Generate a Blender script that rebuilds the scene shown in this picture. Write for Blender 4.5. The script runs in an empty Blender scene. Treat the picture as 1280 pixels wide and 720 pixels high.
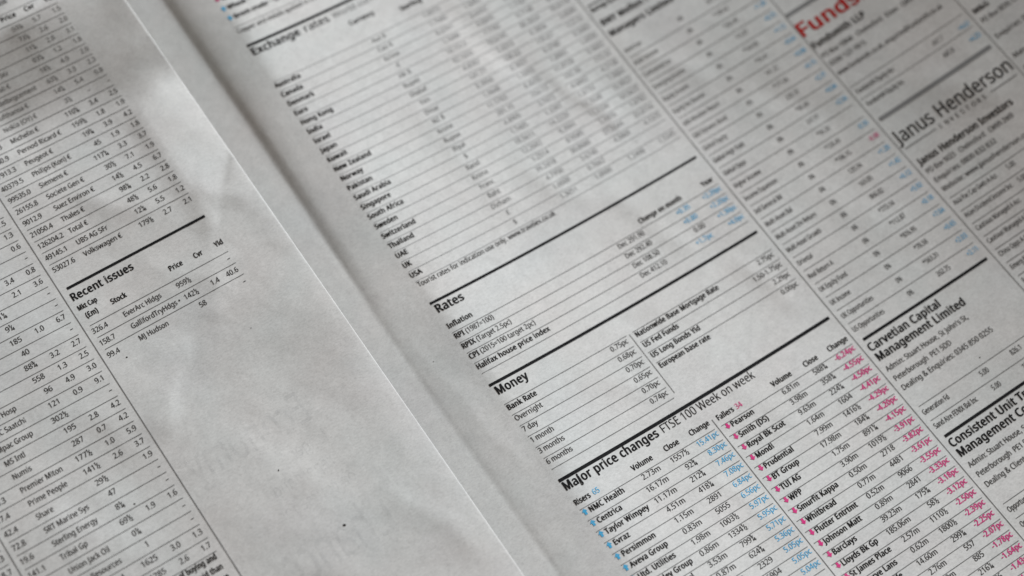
import bpy, math, random
import numpy as np
from mathutils import Matrix, Vector
from mathutils.geometry import tessellate_polygon

K = 0.0027                     # one table row of the newspaper in metres
SC = bpy.context.scene
COL = SC.collection

# ------------------------------------------------------------------ camera
def rot(rx, ry, rz):
    cx, sx = math.cos(rx), math.sin(rx); cy, sy = math.cos(ry), math.sin(ry); cz, sz = math.cos(rz), math.sin(rz)
    Rz = np.array([[cz, -sz, 0], [sz, cz, 0], [0, 0, 1]]); Rx = np.array([[1, 0, 0], [0, cx, -sx], [0, sx, cx]])
    Ry = np.array([[cy, 0, sy], [0, 1, 0], [-sy, 0, cy]])
    return Rx @ Ry @ Rz
R = rot(-0.515298473, -0.117899497, -0.598363375)
DIST = 137.948596
D = np.diag([1.0, -1.0, -1.0])
C = D @ (-R.T @ np.array([0, 0, DIST])) * K
right, up, back = D @ R.T @ np.array([1, 0, 0]), -(D @ R.T @ np.array([0, 1, 0])), -(D @ R.T @ np.array([0, 0, 1]))
cam = bpy.data.cameras.new('camera')
cam_ob = bpy.data.objects.new('camera', cam); COL.objects.link(cam_ob)
M = Matrix.Identity(4)
for r in range(3):
    M[r][0], M[r][1], M[r][2], M[r][3] = right[r], up[r], back[r], C[r]
cam_ob.matrix_world = M
cam.sensor_width = 36.0; cam.lens = 2256.11 * 36.0 / 1280.0
cam.clip_start = 0.02; cam.clip_end = 20.0
cam.dof.use_dof = True
cam.dof.focus_distance = 131.0 * K
cam.dof.aperture_fstop = 7.9
cam.dof.aperture_blades = 9
SC.camera = cam_ob

# ------------------------------------------------------------------ light: a large cool window to the right, dim warm room
world = bpy.data.worlds.new('World'); SC.world = world; world.use_nodes = True
bg = world.node_tree.nodes['Background']
bg.inputs['Color'].default_value = (1.0, 0.87, 0.76, 1); bg.inputs['Strength'].default_value = 0.20
def area(name, loc, aim, size, power, color):
    l = bpy.data.lights.new(name, 'AREA'); l.shape = 'RECTANGLE'; l.size, l.size_y = size; l.energy = power; l.color = color
    o = bpy.data.objects.new(name, l); COL.objects.link(o); o.location = loc
    o.rotation_euler = (Vector(aim) - Vector(loc)).to_track_quat('-Z', 'Y').to_euler()
    return o
area('window_light', (1.85, 0.95, 1.02), (0.0, 0.0, 0), (0.9, 0.8), 110, (0.91, 0.96, 1.0))
SC.view_settings.view_transform = 'Standard'; SC.view_settings.look = 'None'
SC.view_settings.exposure = 0.0; SC.view_settings.gamma = 1.0
SC.cycles.use_denoising = True

# ------------------------------------------------------------------ paper surfaces (rows; X right along the lines, Y down the columns, height up)
EDGE = -13.0                  # fold edge of the loose sheet on the left
CRE = -10.1                    # gutter crease of the sheet on the right
rng = np.random.RandomState(4)
def waves(seed, lam, amp, n=9):
    r = np.random.RandomState(seed); a = r.uniform(0, 2*np.pi, n); l = lam * r.uniform(0.6, 1.7, n); p = r.uniform(0, 6.28, n)
    def f(X, Y):
        s = 0
        for i in range(n):
            s = s + np.sin((X*np.cos(a[i]) + Y*np.sin(a[i]))*2*np.pi/l[i] + p[i])
        return s * amp / math.sqrt(n)
    return f
wR, wL, wR2, wL2 = waves(1, 13, 0.050), waves(2, 11, 0.060), waves(3, 4.2, 0.0075), waves(5, 4.0, 0.009)
def fold(X, Y, x0, y0, x1, y1, amp, wid, side=0.5):
    """a soft crease from (x0,y0) to (x1,y1): a ridge (amp>0) or valley with one steep and one gentle flank"""
    dx, dy = x1-x0, y1-y0; L = math.hypot(dx, dy); tx, ty = dx/L, dy/L
    s = (X-x0)*tx + (Y-y0)*ty; d = -(X-x0)*ty + (Y-y0)*tx
    d = d + 0.35*np.sin(s*1.1+x0) * 0.5
    w = np.where(d > 0, wid*side*2, wid*(1-side)*2)
    ramp = np.clip(s/(0.25*L), 0, 1); ramp2 = np.clip((L-s)/(0.25*L), 0, 1)
    fall = (ramp*ramp*(3-2*ramp))*(ramp2*ramp2*(3-2*ramp2))
    return amp*fall*(np.sqrt(0.02+1)-np.sqrt((d/w)**2+0.02))*np.exp(-(d/w)**2*0.8)
FR = [(2,-20,4,-3,0.05,1.6,0.5), (9,-26,13,-12,-0.08,1.8,0.4), (13,-16,16,-6,0.08,1.2,0.3), (6,-9,10,-2,0.06,1.5,0.6),
      (11,-4,14,6,0.06,1.3,0.5), (5,6,9,11,-0.05,1.4,0.5), (16,6,18,14,0.05,1.2,0.5), (24,2,28,14,0.05,2.0,0.5), (26,-6,31,4,-0.05,1.6,0.4), (20,-14,25,-6,0.07,1.6,0.5),
      (9,14,12,22,0.03,1.2,0.5), (-9,2,-8,14,0.03,1.0,0.5), (36,2,42,9,0.06,2,0.5), (0,10,5,13,0.03,1.3,0.5), (3.5,20,5,27,0.05,1.0,0.4)]
FL = [(-29.3,-1.5,-23,-9,0.14,2.6,0.15), (-22,-8,-17,-13,0.10,1.6,0.4), (-17.5,-18.5,-13.5,-15.5,0.10,2.2,0.3), (-25,0,-21,8,0.07,2.0,0.5), (-20,-4,-16,6,-0.035,2.2,0.6),
      (-33,-8,-30,-1,0.05,1.6,0.5), (-38,-4,-33,4,-0.05,1.8,0.4), (-18,8,-14,18,0.07,1.6,0.5), (-26,-24,-20,-18,0.07,1.6,0.5), (-27,10,-21,15,0.06,1.8,0.5),
      (-24,-16,-18,-9,0.05,1.4,0.4), (-30,-27,-24,-24,0.06,1.5,0.5)]
def sm(t): t = np.clip(t, 0, 1); return t*t*(3-2*t)
def FL0(X, Y): return 2.0 + 0.019*(X+20) - 0.0073*Y
def FR0(X, Y): return 0.00292815*X*X - 0.00037567*X*Y + 0.00064242*Y*Y
def zL(X, Y):
    z = FL0(X, Y) + 0.060*(X+13)
    d = EDGE - X
    z = z - 0.10*np.exp(-np.clip(d, 0, 99)/0.8)
    z = z + 0.13*np.clip(X+20, -6, 9)*sm((-27.5-Y)/4.5)
    # the sheet billows near its top: a trough facing away from the window, then a swell beside the fold
    z = z + 0.09*np.exp(-((X+16.4)/2.0)**2 - ((Y+23.0)/6.5)**2)
    z = z + 0.038*np.clip(X+25, 0, 12)*sm((3-Y)/10)
    # a bright facet beside the fold edge, ended by a slanting crease
    yb = -19.3 - (X+13)*1.15
    z = z + 0.085*(-0.7 - np.clip(X+17.2, 0, 5) + 2.2)*sm((yb-Y)/0.9)*sm((Y+29.0+0.5*(X+15))/2.2)*sm((X+19)/1.8)
    # a cross fold at the top: its near flank turns away from the window, its far flank towards it
    yr = Y + 38.2 + 0.06*(X+20)
    z = z + 1.7*(np.sqrt(1.02) - np.sqrt((yr/np.where(yr > 0, 7.5, 4.0))**2 + 0.004))*np.exp(-(yr/np.where(yr > 0, 8.5, 6.0))**2) * (0.55 + 0.45*sm((-14-X)/8))
    z = z + wL(X, Y)*sm(d/3) + wL2(X, Y)*sm(d/2)
    for f in FL: z = z + fold(X, Y, *f)
    return z
def zR(X, Y):
    Xc = np.maximum(X, -13.0)
    z = FR0(Xc, Y)
    # the page swells beside the margin and eases off across the first two columns
    z = z + np.where(X < 37, 0.0034*np.clip(X-17, 0, 99)**2, 1.36 + 0.136*(X-37))
    s = (X + 4.6); z = z + 0.85*np.where(s < 0, 1.0, np.exp(-np.clip(s, 0, 99)**1.3/26.0))
    d = X - CRE
    cre = CRE + 0.75*sm((6-Y)/36.0) - 0.3
    d = X - cre
    z = z - 0.16*np.clip(-9.2-X, 0, 5)*(1 - 0.85*sm((Y+32)/34))
    q = np.clip(-5.5 - X, 0, 9.5)                 # the margin slopes down into the gutter
    z = z - 0.20*np.where(q < 0.9, q*q/1.8, q - 0.45) * (1 - 0.25*sm((Y-5)/30))
    t = sm((Y+32)/34); z = z - (0.52 - 0.46*t)*np.exp(-np.abs(d)/np.where(d > 0, 1.0 - 0.6*t, 3.4 - 2.2*t))
    amp = sm(d/4)
    z = z + (wR(X, Y) + wR2(X, Y))*(0.25+0.75*amp)
    for f in FR: z = z + fold(X, Y, *f)
    t = sm((-13.4 - X)/7.0)                      # under the loose sheet it rises until the two lie together
    return z*(1-t) + (zL(np.minimum(X, -14.0), Y)-0.42)*t
PHI = -0.0094596
VX, VY, VZ = -49.96, 48.22, 119.2         # where print measured on the smooth page lands once the page swells
def settle(X, Y, z, base):
    x, y = X, Y
    for _ in range(5):
        d = z(x, y) - base(X, Y); x, y = X + (VX-X)/VZ*d, Y + (VY-Y)/VZ*d
    return x, y
def onR(u, v): return settle(u, v, zR, FR0)
def onL(u, v):
    return settle(u*math.cos(PHI)-v*math.sin(PHI), u*math.sin(PHI)+v*math.cos(PHI), zL, FL0)
LIFT = 0.0185

# ------------------------------------------------------------------ materials
def mat(name):
    m = bpy.data.materials.new(name); m.use_nodes = True; nt = m.node_tree
    return m, nt, nt.nodes['Principled BSDF']
def N(nt, t, **kw):
    n = nt.nodes.new(t)
    for k, v in kw.items():
        if k in n.inputs: n.inputs[k].default_value = v
        else: setattr(n, k, v)
    return n
def noise(nt, co, scale, detail=3, rough=0.6):
    n = N(nt, 'ShaderNodeTexNoise', Scale=scale, Detail=detail, Roughness=rough); nt.links.new(co, n.inputs['Vector']); return n
def ramp(nt, src, stops):
    r = nt.nodes.new('ShaderNodeValToRGB'); nt.links.new(src, r.inputs[0]); e = r.color_ramp.elements
    while len(e) < len(stops): e.new(0.5)
    for i, (p, c) in enumerate(stops): e[i].position = p; e[i].color = (*c, 1) if len(c) == 3 else c
    return r
def mix(nt, mode, fac, a, b):
    m = nt.nodes.new('ShaderNodeMix'); m.data_type = 'RGBA'; m.blend_type = mode
    if isinstance(fac, float): m.inputs[0].default_value = fac
    else: nt.links.new(fac, m.inputs[0])
    for s, i in ((a, 6), (b, 7)):
        if isinstance(s, tuple): m.inputs[i].default_value = (*s, 1)
        else: nt.links.new(s, m.inputs[i])
    return m.outputs[2]
def paper_mat(name, base):
    m, nt, p = mat(name)
    tc = nt.nodes.new('ShaderNodeTexCoord'); co = tc.outputs['Object']
    st = nt.nodes.new('ShaderNodeMapping'); st.inputs['Scale'].default_value = (1, 1.9, 1); nt.links.new(co, st.inputs[0])
    blot = noise(nt, co, 42, 3, .55); b = ramp(nt, blot.outputs['Fac'], [(0.3, (0.945, 0.945, 0.95)), (0.5, (0.975, 0.975, 0.97)), (0.72, (1, 0.993, 0.985))])
    hue = noise(nt, co, 60, 2, .5); hr = ramp(nt, hue.outputs['Fac'], [(0.30, (0.98, 1, 1.0)), (0.5, (1, 0.998, 0.995)), (0.70, (1, 0.98, 0.975))])
    c = mix(nt, 'MULTIPLY', 1.0, b.outputs[0], hr.outputs[0])
    c = mix(nt, 'MULTIPLY', 1.0, c, base)
    # fibres and mottle of newsprint
    fib = noise(nt, st.outputs[0], 1500, 5, .75); fr = ramp(nt, fib.outputs['Fac'], [(0.28, (0.80, 0.80, 0.80)), (0.5, (0.97, 0.97, 0.97)), (0.75, (1.09, 1.09, 1.09))])
    c = mix(nt, 'MULTIPLY', 1.0, c, fr.outputs[0])
    mot = noise(nt, co, 420, 3, .6); mr = ramp(nt, mot.outputs['Fac'], [(0.33, (0.94, 0.94, 0.94)), (0.66, (1.02, 1.02, 1.02))])
    c = mix(nt, 'MULTIPLY', 1.0, c, mr.outputs[0])
    # sparse dark flecks of recycled pulp
    vo = N(nt, 'ShaderNodeTexVoronoi', Scale=210.0); nt.links.new(co, vo.inputs['Vector'])
    sp = ramp(nt, vo.outputs['Distance'], [(0.0, (1, 1, 1)), (0.045, (1, 1, 1)), (0.085, (0, 0, 0))])
    wn = ramp(nt, vo.outputs['Color'], [(0.0, (0, 0, 0)), (0.88, (0, 0, 0)), (0.90, (1, 1, 1))])
    fm = mix(nt, 'MULTIPLY', 1.0, sp.outputs[0], wn.outputs[0])
    fd = N(nt, 'ShaderNodeMath', operation='MULTIPLY'); nt.links.new(fm, fd.inputs[0]); fd.inputs[1].default_value = 0.22
    c = mix(nt, 'MIX', fd.outputs[0], c, (0.16, 0.15, 0.14))
    nt.links.new(c, p.inputs['Base Color'])
    p.inputs['Roughness'].default_value = 0.88; p.inputs['Specular IOR Level'].default_value = 0.25
    b1 = N(nt, 'ShaderNodeBump', Strength=0.35, Distance=0.00006); nt.links.new(fib.outputs['Fac'], b1.inputs['Height'])
    mid = noise(nt, co, 230, 3, .6)
    b2 = N(nt, 'ShaderNodeBump', Strength=0.30, Distance=0.00022); nt.links.new(mid.outputs['Fac'], b2.inputs['Height'])
    nt.links.new(b1.outputs[0], b2.inputs['Normal']); nt.links.new(b2.outputs[0], p.inputs['Normal'])
    return m
def ink(name, col, thin=0.35, worn=(0.30, 0.30, 0.29), alpha=1.0):
    m, nt, p = mat(name)
    tc = nt.nodes.new('ShaderNodeTexCoord'); n = noise(nt, tc.outputs['Object'], 2200, 4, .8)
    r = ramp(nt, n.outputs['Fac'], [(0.42, (0, 0, 0)), (0.72, (thin, thin, thin))])
    nt.links.new(mix(nt, 'MIX', r.outputs[0], col, worn), p.inputs['Base Color'])
    p.inputs['Roughness'].default_value = 0.85; p.inputs['Specular IOR Level'].default_value = 0.08
    if alpha < 1:
        n2 = noise(nt, tc.outputs['Object'], 300, 3, .7)
        r2 = ramp(nt, n2.outputs['Fac'], [(0.35, (0, 0, 0)), (0.65, (alpha*1.6,)*3)]); nt.links.new(r2.outputs[0], p.inputs['Alpha'])
    return m
PAPER = paper_mat('newsprint', (0.605, 0.599, 0.587))
INK = dict(k=ink('black_ink', (0.006, 0.006, 0.007), 0.06), g=ink('thin_black_ink', (0.022, 0.022, 0.024), 0.25), h=ink('grey_ink', (0.15, 0.15, 0.15), 0.4), w=ink('pale_grey_ink', (0.20, 0.20, 0.20), 0.4),
           c=ink('cyan_ink', (0.045, 0.36, 0.62), 0.30, (0.40, 0.52, 0.58)), m=ink('magenta_ink', (0.58, 0.03, 0.19), 0.35, (0.55, 0.28, 0.34)),
           r=ink('red_ink', (0.38, 0.014, 0.011), 0.15, (0.4, 0.14, 0.12)), s=ink('show_through_ink', (0.34, 0.35, 0.36), 0.2, (0.4, 0.4, 0.4), 0.065))
INK['p'] = ink('faint_grey_ink', (0.30, 0.30, 0.30), 0.3, (0.45, 0.45, 0.44))
KEYS = list(INK)

# ------------------------------------------------------------------ lettering: outlines of a plain humanist sans, one entry per character
FONT = {
'R': {
34:(166,[35,182,54,181,60,184,68,282,67,286,63,288,28,288,22,284,30,186],[108,182,128,181,134,184,140,272,140,284,136,288,102,288,96,284,102,196,104,184],),
36:(232,[102,-26,125,-26,130,-24,132,18,162,26,177,34,188,42,198,51,204,61,210,75,210,86,210,101,206,114,199,124,190,134,171,145,134,158,131,162,132,236,152,234,186,223,192,226,201,254,192,259,174,266,152,270,132,272,131,304,126,307,102,307,98,305,97,272,68,265,46,253,30,236,22,213,22,188,29,172,36,163,54,148,73,138,96,131,98,128,97,54,84,54,57,58,26,68,22,66,22,32,32,28,49,22,81,18,97,18,98,-22],[132,56,131,58,131,116,134,119,150,114,162,106,168,95,169,84,168,76,159,64,146,58],[97,171,82,176,74,180,68,186,63,200,63,212,69,224,80,232,96,236,98,234],),
37:(335,[244,-6,269,-4,284,2,294,9,302,20,309,34,316,66,316,106,309,138,302,152,291,164,280,172,263,178,238,176,223,170,213,162,205,152,199,139,192,106,192,66,196,46,200,32,206,20,218,7,229,-1],[73,-2,102,-2,107,0,264,284,262,286,258,288,231,288,224,282,73,9,69,1],[249,24,244,26,238,32,231,49,228,80,228,110,231,124,239,142,248,148,260,148,270,140,278,122,281,95,280,62,274,41,268,30,258,24],[73,108,93,110,103,114,122,127,133,146,139,166,142,184,142,216,139,234,134,252,127,266,109,284,92,292,80,293,64,292,54,288,42,280,36,274,24,254,19,238,16,220,18,172,24,149,30,136,38,126,50,116,66,110],[76,138,68,141,63,146,56,162,52,187,52,214,56,239,62,254,70,262,80,263,90,260,98,248,104,231,106,199,104,170,100,156,95,147,89,141],),
38:(296,[96,-6,130,-6,154,-1,183,11,210,30,244,-2,290,-2,295,0,238,57,252,76,264,98,275,128,278,143,272,145,242,145,236,143,224,108,216,91,210,84,206,88,138,153,138,154,164,172,186,194,193,212,195,230,193,248,189,258,182,268,168,280,154,288,134,293,110,293,88,288,67,277,54,262,48,251,46,240,46,216,49,203,56,188,78,160,48,138,34,124,24,108,18,86,18,63,20,52,29,32,36,22,52,8,66,2],[104,30,88,34,77,40,68,50,62,69,63,90,70,104,84,120,104,133,183,56,165,42,144,34,125,30],[113,178,102,191,90,210,86,228,87,237,92,248,99,254,114,260,126,260,136,257,146,250,152,236,152,222,150,212,142,200,130,188],),
39:(92,[35,182,54,181,60,184,68,282,67,286,63,288,28,288,22,284,30,186],),
40:(122,[74,-65,106,-66,110,-62,88,-24,74,5,66,32,60,58,56,86,56,136,58,157,69,202,88,247,110,284,110,286,106,288,76,288,72,286,52,259,36,230,25,200,18,172,13,137,13,84,16,56,24,25,32,0,44,-24,58,-47],),
41:(122,[14,-65,46,-65,49,-64,68,-39,86,-6,96,25,102,49,107,84,108,108,107,137,104,166,96,196,86,224,76,247,56,278,49,286,45,288,14,288,10,285,24,262,36,240,47,214,56,186,64,137,66,112,64,84,58,46,46,5,33,-24,10,-62],),
42:(223,[76,123,83,126,108,185,141,124,145,123,178,141,180,143,180,146,136,204,146,206,202,210,207,213,202,248,198,251,126,232,132,296,132,304,128,307,92,307,86,304,94,232,25,251,18,248,13,216,14,211,84,204,40,144,42,141],),
43:(232,[100,42,128,42,132,44,132,124,206,125,212,128,212,154,208,158,132,159,132,236,132,238,128,240,102,240,97,238,96,159,22,158,16,154,16,128,20,126,96,124,96,46],),
44:(110,[17,-53,42,-54,47,-50,62,-12,78,34,80,42,77,47,72,49,40,49,32,45,22,-12,13,-50],),
45:(131,[16,90,112,90,116,93,116,122,110,125,16,125,13,123,12,120,12,93],),
46:(110,[50,-8,60,-7,74,-1,78,5,82,16,82,28,78,39,72,45,56,51,46,50,34,44,26,33,25,25,25,18,29,5,38,-3],),
47:(151,[5,-2,37,-2,42,0,148,285,145,288,112,288,105,282,3,7,2,2],),
48:(232,[100,-6,126,-6,140,-4,162,5,181,21,196,43,206,70,213,120,213,164,208,202,202,226,192,250,182,262,170,274,159,282,143,289,125,293,104,293,84,289,58,276,45,262,30,236,25,222,20,201,16,172,18,104,25,68,32,50,41,32,58,13,79,0],[106,28,96,32,82,40,70,61,64,78,60,107,58,160,64,210,70,226,76,238,88,252,93,254,110,258,118,258,131,256,141,252,153,238,162,220,169,182,170,120,164,76,158,58,152,47,146,39,133,32,122,28],),
49:(232,[108,-2,142,-2,146,2,146,284,146,286,142,288,113,288,108,286,32,226,50,204,54,200,106,241,105,2],),
50:(232,[20,-2,206,-2,212,0,212,31,207,34,70,35,156,122,170,139,188,164,198,190,200,202,200,225,195,245,188,258,176,272,152,286,136,290,118,293,84,290,64,284,46,276,20,257,36,236,42,231,62,245,84,254,110,258,132,254,143,248,153,234,157,219,157,204,151,179,134,151,118,133,16,30,16,2],),
51:(232,[74,-6,116,-6,134,-4,148,0,172,11,194,30,204,49,208,62,210,94,206,108,198,121,183,136,170,144,148,150,174,164,190,179,200,202,201,210,200,234,196,247,186,264,168,280,148,288,131,292,113,293,80,290,49,280,26,268,17,260,32,239,38,234,67,251,84,256,100,258,116,258,130,256,142,251,149,244,157,228,158,216,156,202,152,192,142,179,130,172,118,168,102,166,63,166,59,164,58,160,58,134,60,132,64,130,110,130,125,128,146,120,158,108,166,92,166,72,162,61,157,49,148,40,139,35,113,28,72,30,50,34,19,46,14,44,14,14,16,10,46,-1],),
52:(232,[146,-2,178,-2,183,0,184,62,220,63,225,66,224,96,220,98,184,100,184,286,182,288,178,290,144,290,139,287,5,94,5,66,10,63,141,62,142,2],[50,99,49,100,52,104,142,235,141,100],),
53:(232,[78,-6,116,-6,132,-4,152,3,179,19,192,32,203,53,210,76,208,112,198,136,182,155,162,168,136,176,110,178,70,175,76,252,186,252,190,254,190,257,190,284,186,288,45,288,40,286,29,152,49,138,99,144,130,140,140,136,150,130,157,124,162,112,166,96,166,78,162,62,154,48,144,38,136,35,112,28,87,28,52,36,26,47,22,46,22,14,24,10,52,-1],),
54:(232,[106,-6,134,-6,158,0,180,12,193,26,206,47,212,66,214,87,212,116,202,142,191,158,176,168,154,178,128,182,102,178,79,168,62,154,62,163,66,190,76,218,85,230,98,243,108,250,120,254,137,258,158,260,186,255,191,257,192,286,184,290,164,293,144,293,122,290,97,283,82,276,65,264,48,244,35,220,28,198,19,148,19,102,22,78,30,54,47,26,63,12,80,2],[108,28,99,32,88,38,74,53,70,61,63,80,62,107,70,124,78,135,88,142,110,148,132,148,152,142,162,130,172,106,172,76,162,50,150,36,130,28],),
55:(232,[55,-2,92,-2,97,0,212,258,213,284,212,286,207,288,20,288,14,286,14,256,19,252,168,252,52,2],),
56:(232,[97,-6,139,-4,158,0,176,8,192,21,202,34,210,54,213,69,210,93,204,108,198,116,178,136,150,152,176,168,196,191,200,199,204,214,204,231,200,246,190,264,172,278,150,288,124,293,106,293,84,289,72,286,50,274,38,261,32,253,28,240,25,225,28,199,36,184,50,168,74,150,46,132,26,109,16,86,16,60,19,49,28,30,46,12,70,0],[110,26,88,30,71,39,61,54,58,73,61,92,69,106,90,124,108,132,134,122,156,108,168,92,172,78,170,62,168,54,162,45,154,36,142,30,131,28],[116,168,99,176,82,186,73,197,66,216,68,231,76,246,88,254,107,260,122,260,134,257,150,250,158,239,162,222,158,202,148,186,134,176],),
57:(232,[58,-6,104,-4,132,3,151,12,164,22,180,40,195,64,204,90,208,111,212,144,212,181,204,220,196,242,184,260,173,270,160,280,138,289,118,293,94,292,72,286,60,280,45,268,35,257,26,240,20,226,16,207,16,182,22,158,33,136,42,127,55,117,78,107,92,105,113,105,139,111,156,120,168,132,169,132,164,98,158,78,146,56,133,43,116,34,89,28,64,28,43,32,38,30,38,0,44,-4],[106,137,86,141,72,150,61,172,58,200,62,224,67,234,77,246,94,256,118,258,138,252,146,246,157,233,162,221,168,204,169,181,162,162,146,147,125,138],),
58:(110,[50,-8,60,-7,74,-1,78,5,82,16,82,28,78,39,72,45,56,51,46,50,34,44,26,33,25,25,25,18,29,5,38,-3],[53,164,60,164,70,169,78,176,82,187,82,200,78,210,71,218,60,222,48,222,36,218,29,210,25,196,26,184,30,176,38,168],),
59:(110,[14,-53,38,-54,44,-50,62,-3,74,30,77,42,74,47,69,49,36,49,29,45,20,-4,10,-48,10,-51],[52,164,64,166,72,170,78,178,81,186,81,201,77,212,68,218,58,222,46,222,38,218,29,212,25,202,25,184,29,176,35,170,44,164],),
61:(232,[23,85,204,84,210,88,210,114,204,118,24,118,20,116,19,113,19,88],[23,164,204,164,210,168,210,194,204,198,24,198,20,196,19,193,19,168],),
62:(232,[20,44,210,128,212,131,212,150,22,245,18,244,16,240,16,214,18,211,165,142,18,80,16,76,16,49],),
64:(362,[162,-38,188,-38,210,-36,228,-32,256,-24,263,-18,263,6,257,10,228,0,198,-6,170,-7,144,-4,120,2,105,8,92,18,76,35,66,55,58,80,56,98,56,131,62,163,70,184,85,210,100,226,117,239,134,247,160,254,178,257,207,257,222,254,251,245,270,232,281,220,292,206,302,178,306,138,304,116,298,98,294,88,284,76,276,72,264,72,256,76,253,80,249,96,254,193,254,198,252,200,244,204,216,210,178,210,153,204,130,191,116,174,105,153,100,130,100,108,105,85,116,64,126,54,142,46,160,42,178,42,188,44,206,53,224,71,230,59,240,50,250,44,260,42,284,43,303,53,320,70,333,94,339,119,340,158,338,176,330,202,315,230,296,252,277,266,250,280,222,287,174,288,150,284,122,276,91,259,64,236,46,212,32,182,22,150,20,132,20,92,24,69,32,43,46,20,58,4,74,-10,102,-24,132,-34],[164,72,154,76,148,82,143,88,140,102,138,125,142,144,146,154,156,170,167,177,184,181,198,181,214,178,213,130,210,106,206,94,201,85,192,76,182,72],),
65:(258,[0,-2,34,-2,40,0,72,83,75,86,182,86,215,0,220,-2,254,-2,259,0,147,288,143,290,114,290,108,286,-2,4,-3,0],[88,122,90,130,128,236,168,123],),
66:(262,[40,-2,152,-2,170,0,192,6,212,18,223,27,234,43,240,61,243,78,242,96,238,110,230,124,218,136,204,144,184,151,203,160,220,174,228,188,232,202,234,214,232,228,226,250,220,258,203,272,184,281,146,288,42,288,36,286,36,2],[80,34,78,36,79,132,152,131,172,126,181,120,189,112,196,94,196,74,189,54,176,41,150,34],[80,166,78,169,79,253,122,254,151,251,174,244,183,234,188,220,188,202,186,191,180,182,171,174,157,169,138,166],),
67:(256,[138,-6,192,-4,230,5,234,8,233,39,229,41,193,32,157,30,143,31,120,38,100,50,82,70,76,86,69,108,66,125,66,160,72,187,82,214,92,226,104,239,123,250,149,256,176,256,198,251,226,241,228,242,240,264,244,274,230,280,212,287,186,292,155,293,131,290,97,280,78,268,57,250,41,228,28,195,22,163,22,122,28,84,43,50,52,38,69,21,82,12,98,4,116,-2],),
68:(294,[40,-2,130,-2,162,2,198,14,215,23,231,36,246,53,262,82,268,102,272,128,272,166,266,196,254,224,240,244,218,264,186,280,148,288,42,288,36,286,36,2],[80,34,78,36,79,253,140,252,164,248,178,242,196,230,208,218,218,200,224,178,226,162,225,118,220,98,212,78,196,58,184,49,166,41,140,34],),
69:(225,[40,-2,196,-2,202,0,202,31,198,34,81,34,78,37,79,130,190,131,194,133,195,136,195,164,190,168,79,168,79,252,198,252,202,256,202,284,201,286,196,288,42,288,36,286,36,2],),
70:(210,[40,-2,74,-2,78,2,79,118,190,119,195,122,195,152,190,156,79,156,79,252,198,252,202,256,202,284,201,286,196,288,42,288,36,286,36,2],),
71:(294,[142,-6,190,-6,213,-4,251,5,264,10,265,151,260,154,166,154,160,152,160,122,161,118,166,116,222,116,222,37,214,34,188,30,158,30,140,32,122,38,101,50,86,66,76,82,68,112,66,137,66,164,74,195,86,218,104,236,114,244,137,252,156,256,186,256,216,250,245,241,248,243,262,273,250,280,226,287,184,293,149,292,128,288,108,282,88,272,66,256,49,238,38,221,32,206,25,184,22,164,22,122,28,86,38,61,54,39,70,22,82,14,113,0],),
72:(299,[40,-2,74,-2,78,2,78,128,81,131,218,130,218,0,224,-2,257,-2,262,0,262,284,260,286,256,288,224,288,218,286,218,170,216,168,79,168,78,286,72,288,40,288,36,286,36,2],),
73:(138,[16,-2,116,-2,122,0,122,22,94,28,90,30,90,32,90,254,122,265,122,284,118,288,18,288,12,286,13,265,19,262,45,256,46,254,46,31,13,22,12,2],),
74:(112,[-12,-78,7,-78,22,-76,33,-72,48,-64,60,-52,68,-42,75,-19,76,-10,76,284,76,286,72,288,38,288,34,284,34,-7,28,-26,23,-34,18,-38,5,-42,-16,-42,-30,-38,-34,-41,-34,-71,-28,-74],),
75:(250,[40,-2,72,-2,78,0,78,110,104,132,202,0,207,-2,245,-2,250,0,134,161,144,173,238,276,246,285,245,286,240,288,204,288,198,286,80,154,78,284,72,288,40,288,36,286,36,2],),
76:(212,[40,-2,198,-2,204,2,204,31,198,34,81,34,78,36,78,284,78,286,74,288,40,288,36,284,36,2],),
77:(366,[40,-2,72,-2,76,2,76,190,74,232,160,4,163,0,168,-2,194,-2,198,0,286,230,286,2,292,-2,322,-2,328,0,328,286,322,288,274,288,268,286,182,60,96,286,90,288,42,288,36,286,36,2],),
78:(306,[40,-2,72,-2,76,2,74,226,219,2,226,-2,263,-2,268,0,268,286,263,288,234,288,228,284,228,100,230,60,86,284,78,288,42,288,36,286,36,2],),
79:(315,[138,-6,174,-6,200,-1,230,12,242,20,261,39,274,58,284,84,290,112,292,164,289,182,283,207,270,236,260,249,234,272,214,283,181,292,144,293,119,289,99,283,72,268,54,250,43,236,29,204,22,175,22,124,25,98,34,70,46,47,66,24,84,11,113,-1],[146,30,126,34,106,42,89,58,84,66,76,80,68,113,66,124,68,174,72,192,82,218,89,229,105,244,117,250,140,256,157,257,181,254,197,250,212,241,224,228,236,209,242,192,246,164,247,143,245,112,242,96,232,70,217,50,201,38,184,32,166,30],),
80:(244,[40,-2,72,-2,78,0,79,109,128,110,151,113,164,117,194,133,208,146,215,158,225,187,226,202,222,228,220,236,211,252,196,267,186,274,163,284,136,288,42,288,36,286,36,2],[80,146,78,148,79,253,131,252,156,246,164,241,176,227,181,210,180,184,170,164,158,154,139,148,122,145],),
82:(252,[40,-2,72,-2,78,0,78,113,81,116,130,114,199,-1,204,-2,240,-2,246,0,170,126,192,140,211,157,220,172,225,190,226,205,225,220,218,242,208,260,190,274,162,284,139,288,42,288,36,286,36,2],[80,152,78,154,79,252,140,251,156,247,165,242,173,235,180,220,181,193,177,179,167,164,153,156,138,152],),
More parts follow.
